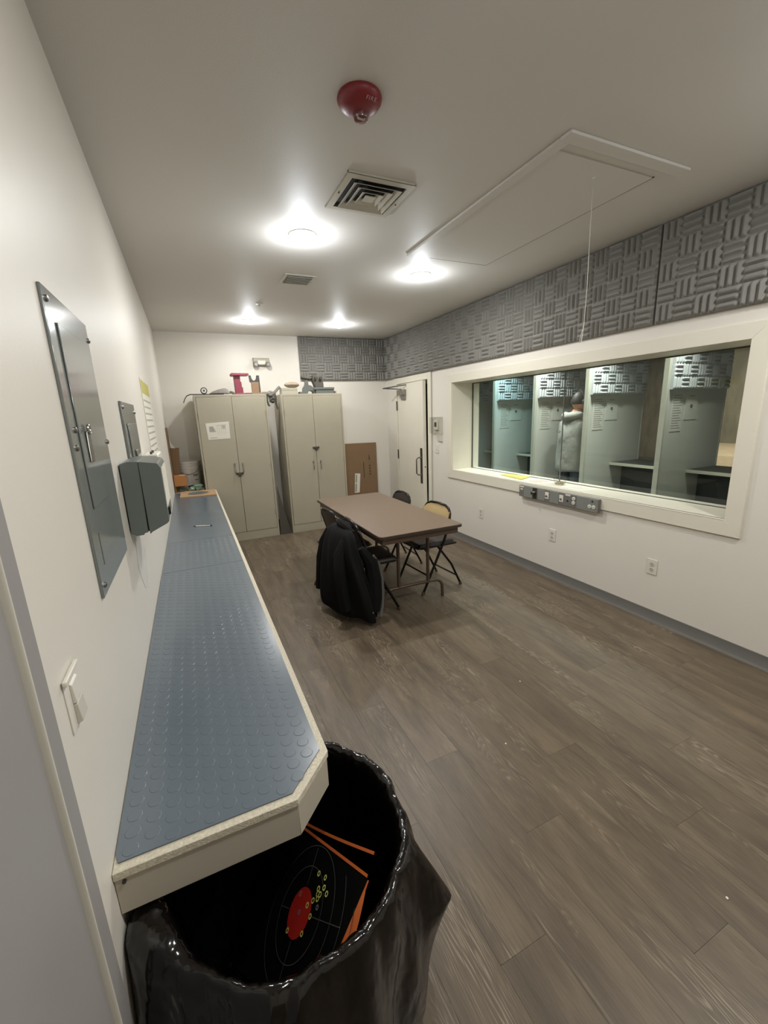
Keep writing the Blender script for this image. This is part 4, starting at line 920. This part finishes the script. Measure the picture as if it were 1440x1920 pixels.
n_ = 32; mb = MB(); mb.add([tuple(tp(.050*math.cos(2*math.pi*k/n_), .052*math.sin(2*math.pi*k/n_), .0022)) for k in range(n_)], [tuple(range(n_))]); obj('red_centre', mb, 'targetred', t)
for r_ in (.098, .145): ring(r_, .0018, 'greyline', 'printed_ring', cy=.0)
mb = MB()
for a0, a1, ax2 in ((-.14, -.055, 0), (.055, .14, 0), (-.10, -.055, 1), (.055, .19, 1)):
    mb = MB()
    if ax2 == 0: mb.add([tuple(tp(-.001, a0, .0024)), tuple(tp(.001, a0, .0024)), tuple(tp(.001, a1, .0024)), tuple(tp(-.001, a1, .0024))], [(0,1,2,3)])
    else: mb.add([tuple(tp(a0, -.001, .0024)), tuple(tp(a1, -.001, .0024)), tuple(tp(a1, .001, .0024)), tuple(tp(a0, .001, .0024))], [(0,1,2,3)])
    obj('cross_line', mb, 'greyline', t)
hits = [(.0, .0, .3), (-.02, .035, .3), (-.03, -.04, .4), (.028, .018, .5), (.048, .03, .5), (.062, .045, .8), (.072, .045, .6), (.058, .055, .5), (.082, .06, .5), (.075, .08, .4), (.10, .05, .5), (.075, .02, .3), (.055, .0, .4), (.04, -.035, .4), (.04, .085, .5), (.066, .036, .6)]
for a, b, k in hits:
    ring(.0075*(.7+k*.4), .003, 'targetyel' if k > .35 else 'greycloth', 'bullet_hole', 8, .003, a, b)
t = thing('orange_backed_target', tuple(tp(.2, .1, -.012)), 'orange edges of target cards curled behind the black sheet in the can', 'target', 'spent target cards in the can')
def edge(p0, p1, sag, wd, off):
    return MB().grid(lambda u, v: tuple(tclip(tp(p0[0]+(p1[0]-p0[0])*u, p0[1]+(p1[1]-p0[1])*u+sag*math.sin(math.pi*u)+wd*(v-.5), off))), 18, 1)
obj('card_edge', edge((-.33, .228), (.246, .102), .0, .007, .001), 'orange', t)
obj('card_edge', edge((-.33, .232), (.236, .150), -.008, .007, -.012), 'orange', t)
obj('card_side', MB().grid(lambda u, v: tuple(tclip(tp(.150+.100*u+(.035*math.sin(math.pi*min(1, u*1.05)))*v, -.17+.265*u, .001-.004*v))), 14, 2), 'orange', t)
# ---------------------------------------------------------------- shooting range beyond the glass
X0 = W+T; XF = 13.0
rs = MB().box(X0, XF, -2, 10, -.05, 0)
struct('floor_range', rs, 'rangefloor')
struct('ceiling_range', MB().box(X0, XF, -2, 10, 2.95, 3.0), 'rangedark')
struct('wall_range_far', MB().box(XF, XF+.1, -2, 10, 0, 3.0), 'rangewall')
struct('wall_range_left', MB().box(X0, XF, 10, 10.1, 0, 3.0), 'rangewall')
struct('wall_range_right', MB().box(X0, XF, -2.1, -2, 0, 3.0), 'rangewall')
struct('wall_range_near', MB().box(X0+.001, X0+.02, D+.1, 10, 0, 3.0), 'rangedark')
tagobj('sand_berm', MB().prism([(11.9, 0), (XF-.01, 0), (XF-.01, .52), (12.4, .46), (11.95, .30)], -1.9, 6.6, 'xz'), 'sand', 'pale rubber berm along the foot of the far range wall', 'berm')
fr_mesh = foam_mesh(.96, .61, .018, .03, .1225, .0085); fr_mesh.materials.append(M['foam2'])
stall_y = [6.17, 5.32, 4.475, 3.635, 2.72, 1.85]
names_ = ['in the dark far stall', 'in the cyan-lit stall', 'behind the standing shooter', 'beyond the shooter, with a free shelf', 'nearest the camera end', 'hidden past the window edge']
nb = ['darkest far one', 'cyan-lit one', 'one behind the shooter', 'one mid-window', 'one at the near end', 'hidden one past the window']
PT = .045
for i, y in enumerate(stall_y):
    t = thing('stall_partition', (5.1, y, 0), 'pale green range partition, the '+nb[i], 'partition', 'range stall partitions')
    obj('panel', MB().box(4.625, 5.60, y, y+PT, .02, 2.36), 'stall', t)
    obj('edge_trim', MB().box(4.595, 4.625, y-.004, y+PT+.004, 0, 2.38), 'stalledge', t, .003)
    obj('end_trim', MB().box(5.60, 5.615, y-.004, y+PT+.004, 0, 2.36), 'stalledge', t)
    o = bpy.data.objects.new('foam_lining', fr_mesh); COL.objects.link(o); o.parent = t; o.location = (4.635-5.1, -.001, 1.735); o.rotation_euler = (R(90), 0, 0); 
    if i < 5:
        t = thing('shooting_shelf', (5.3, y-.4, .9), 'dark range shelf against the '+nb[i], 'shelf', 'range stall shelves')
        y2 = stall_y[i+1]+PT+.004
        obj('shelf_board', MB().box(5.075, 5.60, y2, y-.003, .875, .90), 'shelf', t)
        obj('front_edge', MB().box(5.06, 5.075, y2, y-.003, .868, .902), 'shelfedge', t, .002)
        obj('support_panel', MB().box(5.30, 5.32, y2, y-.003, .0, .875), 'rangedark', t)
    if 1 <= i <= 4:
        t = thing('rules_sheet', (4.8, y, 1.5), 'long sheet of rules taped to the partition, the '+nb[i], 'notice', 'rule sheets on the partitions')
        obj('sheet', MB().box(4.70, 4.88, y-.003, y-.0005, 1.32, 1.72), 'rpaper', t)
        mb = MB()
        for k in range(14): mb.box(4.715, 4.865-(k % 3)*.02, y-.0036, y-.003, 1.35+k*.025, 1.356+k*.025)
        obj('printed_text', mb, 'greycloth', t)
        t = thing('target_chart', (5.0, y, 1.5), 'chart with a dark bullseye on the partition, the '+nb[i], 'notice', 'target charts on the partitions')
        obj('sheet', MB().box(4.91, 5.13, y-.003, y-.0005, 1.43, 1.71), 'rpaper', t)
        mb = MB().lathe([(.022, -.0036), (.022, -.003)], (5.02, y, 1.565), 16, 'y')
        obj('bullseye', mb, 'ink', t)
        mb = MB().box(4.975, 5.065, y-.0036, y-.003, 1.665, 1.672)
        for k in range(8): a = k*math.pi/4; mb.box(5.02+.045*math.cos(a)-.004, 5.02+.045*math.cos(a)+.004, y-.0036, y-.003, 1.565+.045*math.sin(a)-.003, 1.565+.045*math.sin(a)+.003)
        obj('printed_marks', mb, 'greycloth', t)
t = thing('torn_paper', (12.9, 7.75, 2.3), 'torn brown paper hanging on the far range wall', 'paper')
obj('sheet', MB().prism([(7.45, 2.3), (7.6, 2.945), (7.95, 2.945), (7.95, 2.35), (7.72, 2.3), (7.85, 1.1), (7.55, 1.0)], XF-.06, XF-.05, 'yz'), 'card', t)
t = thing('range_pipe', (5.7, 3.2, 2.2), 'slim pale rail over the free range stall', 'rail')
# range lamps: strip fixtures over the shooters
for i, (y, col, e, lab) in enumerate(((5.06, (.62, .95, 1.0), 30, 'cyan'), (4.22, (.95, 1, .95), 34, 'shooter'), (3.36, (.95, 1, .93), 34, 'free'), (2.44, (.95, .98, .9), 20, 'near'))):
    lbl = {'cyan': 'cool strip lamp over the cyan-lit stall', 'shooter': 'strip lamp over the shooter', 'free': 'strip lamp over the stall with the free shelf', 'near': 'strip lamp over the near end stall'}[lab]
    t = thing('strip_lamp', (4.45, y, 2.6), lbl, 'light', 'strip lamps over the range stalls')
    obj('tray', MB().box(4.35, 4.65, y-.04, y+.04, 2.60, 2.64).box(4.48, 4.52, y-.02, y+.02, 2.64, 2.949), 'white', t)
    obj('tube', MB().cyl((4.36, y, 2.58), (4.64, y, 2.58), .015, 10), 'tube', t)
    l = bpy.data.lights.new('strip_light', 'AREA'); l.shape = 'RECTANGLE'; l.size = .28; l.size_y = .06; l.energy = e*.6; l.color = col; l.spread = R(105)
    lo = bpy.data.objects.new('strip_light', l); COL.objects.link(lo); lo.parent = t; lo.location = (0, 0, -.04)
bpy.data.objects.remove([o for o in bpy.data.objects if o.name.startswith('range_pipe')][0])
t = thing('berm_fill_lamp', (10, 5.5, 2.9), 'unseen fill lamp added to brighten the far range wall and berm', 'light')  # added lamp with no source in view, lights far wall and berm
obj('shade', MB().lathe([(.05, 2.948), (.2, 2.85), (.195, 2.85), (.04, 2.94)], (10, 5.5, 0), 20), 'dsteel', t)
l = bpy.data.lights.new('berm_fill', 'AREA'); l.shape = 'DISK'; l.size = .3; l.energy = 200; l.color = (1, .93, .8)
lo = bpy.data.objects.new('berm_fill', l); COL.objects.link(lo); lo.parent = t; lo.location = (0, 0, -.06); lo.rotation_euler = (0, R(-25), 0)

# ---------------------------------------------------------------- the shooter
def skin(name, V, E, rad, m, parent, sub=2, root=0):
    me = bpy.data.meshes.new(name); me.from_pydata([tuple(Vector(v)) for v in V], E, []); me.materials.append(M[m])
    o = bpy.data.objects.new(name, me); COL.objects.link(o); o.parent = parent
    md = o.modifiers.new('skin', 'SKIN'); md.use_smooth_shade = True
    for i, r_ in enumerate(rad):
        sv = me.skin_vertices[0].data[i]; sv.radius = r_ if isinstance(r_, tuple) else (r_, r_); sv.use_root = (i == root)
    sm = o.modifiers.new('sub', 'SUBSURF'); sm.levels = sm.render_levels = sub
    return o
PX, PY = 4.80, 3.99
t = thing('person', (PX, PY, 0), 'person in a light grey jacket and ear muffs standing in the stall, arms raised', 'person')
# local frame: +x downrange, +y to the person's left
V = [(0,0,.95), (0,0,1.12), (.01,0,1.30), (.02,0,1.44), (.03,0,1.52), (.05,0,1.60),
     (.02,.17,1.42), (.10,.25,1.20), (.34,.13,1.30), (.42,.08,1.33),
     (.02,-.17,1.42), (.12,-.24,1.21), (.34,-.09,1.30), (.42,-.04,1.33),
     (.0,.09,.88), (.0,.11,.50), (-.02,.12,.09), (.13,.14,.04),
     (.0,-.09,.88), (.0,-.12,.50), (-.02,-.13,.09), (.13,-.15,.04)]
E_ = [(0,1),(1,2),(2,3),(3,4),(4,5),(3,6),(6,7),(7,8),(8,9),(3,10),(10,11),(11,12),(12,13),(0,14),(14,15),(15,16),(16,17),(0,18),(18,19),(19,20),(20,21)]
rad = [(.13,.10), (.125,.10), (.14,.11), (.13,.10), .055, .055, .06, .045, .032, .028, .06, .045, .032, .028, .09, .058, .038, .035, .09, .058, .038, .035]
body = skin('body', V, E_, rad, 'skin', t)
# head with face
def headpt(u, v):
    th_, ph_ = 2*math.pi*u, math.pi*v
    x, y, z = math.sin(ph_)*math.cos(th_), math.sin(ph_)*math.sin(th_), -math.cos(ph_)
    rx, ry, rz = .098, .076, .118
    if z < 0: ry *= (1+.25*z); rx *= (1+.10*z)
    p = Vector((x*rx, y*ry, z*rz))
    if x > .5:
        p.x += .022*math.exp(-(y/.16)**2-((z+.12)/.22)**2)                # nose
        p.x -= .010*math.exp(-((abs(y)-.38)/.16)**2-((z-.08)/.12)**2)       # eye sockets
        p.x += .007*math.exp(-(y/.3)**2-((z+.47)/.10)**2)                  # lips
        p.x += .008*math.exp(-(y/.3)**2-((z+.85)/.16)**2)                  # chin
    return tuple(p+Vector((.065, 0, 1.665)))
hd = obj('head', MB().grid(headpt, 40, 30), 'skin', t, world=False)
for s in (-1, 1):
    obj('eye', MB().lathe([(.002, -.006), (.008, -.003), (.008, .003), (.002, .006)], (.150, s*.030, 1.672), 12, 'x'), 'black', hd, world=False)
    obj('ear', MB().grid(lambda u, v: (.055+.018*math.cos(2*math.pi*u)*math.sin(math.pi*v), s*(.076+.010*math.cos(math.pi*v)), 1.66+.03*math.sin(2*math.pi*u)*math.sin(math.pi*v)), 12, 6), 'skin', hd, world=False)
obj('mouth', MB().box(.150, .156, -.02, .02, 1.607, 1.611), 'targetred', hd, world=False)
def hairpt(u, v):
    p = Vector(headpt(u, .42+.58*v)); c = Vector((.065, 0, 1.665)); d = p-c
    k = 1.09 if d.x < .055 else 1.03
    q_ = c+d*k
    if d.x > .06 and d.z < .055: q_ = c+d*.97
    return tuple(q_)
obj('hair', MB().grid(hairpt, 40, 18), 'hair', t, world=False)
em = obj('ear_muffs', MB().tube([(.06, .088*math.cos(R(a)), 1.672+.132*math.sin(R(a))) for a in range(0, 181, 12)], .009, 8), 'black', t, world=False)
for s in (-1, 1): obj('ear_cup', MB().lathe([(.032, s*.074), (.037, s*.084), (.036, s*.105), (.024, s*.114)], (.058, 0, 1.658), 20, 'y'), 'dsteel', em, world=False)
# jacket (loose), trousers, shoes
mb = MB(); nn = 32
SEC = [(.77, .10, .150, -.01), (.775, .165, .215, -.01), (.80, .172, .222, -.01), (.90, .168, .215, -.012), (1.02, .160, .212, -.014), (1.15, .152, .208, -.014), (1.28, .150, .210, -.010), (1.38, .138, .205, 0), (1.44, .115, .178, .01), (1.48, .09, .12, .02), (1.50, .07, .075, .03)]
for i, (z_, rx_, ry_, cx_) in enumerate(SEC):
    for k in range(nn):
        a = 2*math.pi*k/nn; f_ = 1+.025*math.sin(3*a+z_*14)+.018*math.sin(5*a-z_*22)
        mb.v.append((cx_+rx_*f_*math.cos(a), ry_*f_*math.sin(a), z_+(.012*math.sin(2*a) if i < 3 else 0)))
for i in range(len(SEC)-1):
    for k in range(nn): mb.f.append((i*nn+k, i*nn+(k+1) % nn, (i+1)*nn+(k+1) % nn, (i+1)*nn+k))
mb.f += [tuple(range(nn-1, -1, -1)), tuple((len(SEC)-1)*nn+k for k in range(nn))]
jk = obj('jacket', mb, 'hoodie', t, world=False)
md = jk.modifiers.new('sub', 'SUBSURF'); md.levels = md.render_levels = 1
for sg in (-1, 1):
    skin('sleeve', [(.02, sg*.14, 1.40), (.035, sg*.20, 1.37), (.09, sg*.255, 1.20), (.20, sg*.21, 1.235), (.32, sg*.13+(.01 if sg > 0 else .02), 1.29), (.38, .10 if sg > 0 else -.06, 1.315)], [(0,1),(1,2),(2,3),(3,4),(4,5)], [.075, .085, .078, .068, .058, .05], 'hoodie', t)
obj('hood', MB().tube([(.055, .13, 1.47), (-.03, .12, 1.50), (-.09, .06, 1.49), (-.105, 0, 1.475), (-.09, -.06, 1.49), (-.03, -.12, 1.50), (.055, -.13, 1.47)], [.03, .045, .055, .06, .055, .045, .03], 12), 'hoodie', t, world=False)
obj('jacket_emblem', MB().tube([(-.178+.01*abs(math.sin(R(a)))*0, .075+.03*math.cos(R(a)), 1.30+.015*math.sin(R(a))) for a in range(0, 360, 30)], .004, 6, True), 'ink', t, world=False)
V = [(0,0,.92), (.0,.095,.84), (.0,.115,.50), (-.02,.125,.10), (.0,-.095,.84), (.0,-.12,.50), (-.02,-.13,.10)]
skin('trousers', V, [(0,1),(1,2),(2,3),(0,4),(4,5),(5,6)], [(.12,.12), .095, .085, .068, .095, .085, .068], 'jeans', t)
for s in (-1, 1): obj('shoe', MB().prism([(-.09, .002), (.20, .002), (.205, .03), (.15, .055), (.05, .085), (.03, .12), (-.07, .12), (-.095, .05)], s*.13-.045, s*.13+.045, 'xz'), 'shoe', t, .012, world=False)
# hands: five fingers each, closed forward
for s in (-1, 1):
    hy_ = .085 if s > 0 else -.045; hx_, hz_ = .415, 1.332
    V = [(hx_-.03, hy_, hz_), (hx_+.03, hy_-s*.005, hz_)]; E_ = [(0, 1)]; rd = [.026, .03]
    for k in range(4):
        zf_ = hz_+.028-.019*k; ln_ = (.062, .07, .066, .052)[k]; b0 = len(V)
        V += [(hx_+.055, hy_-s*.002, zf_), (hx_+.055+ln_*.5, hy_-s*.022, zf_), (hx_+.05+ln_*.45, hy_-s*.052, zf_-.003)]
        E_ += [(1, b0), (b0, b0+1), (b0+1, b0+2)]; rd += [.0095, .0088, .008]
    b0 = len(V); V += [(hx_+.01, hy_-s*.028, hz_+.03), (hx_+.045, hy_-s*.04, hz_+.043), (hx_+.07, hy_-s*.042, hz_+.046)]; E_ += [(0, b0), (b0, b0+1), (b0+1, b0+2)]; rd += [.012, .010, .009]
    skin('hand', V, E_, rd, 'skin', t, 1)
t.rotation_euler = (0, 0, R(-4))
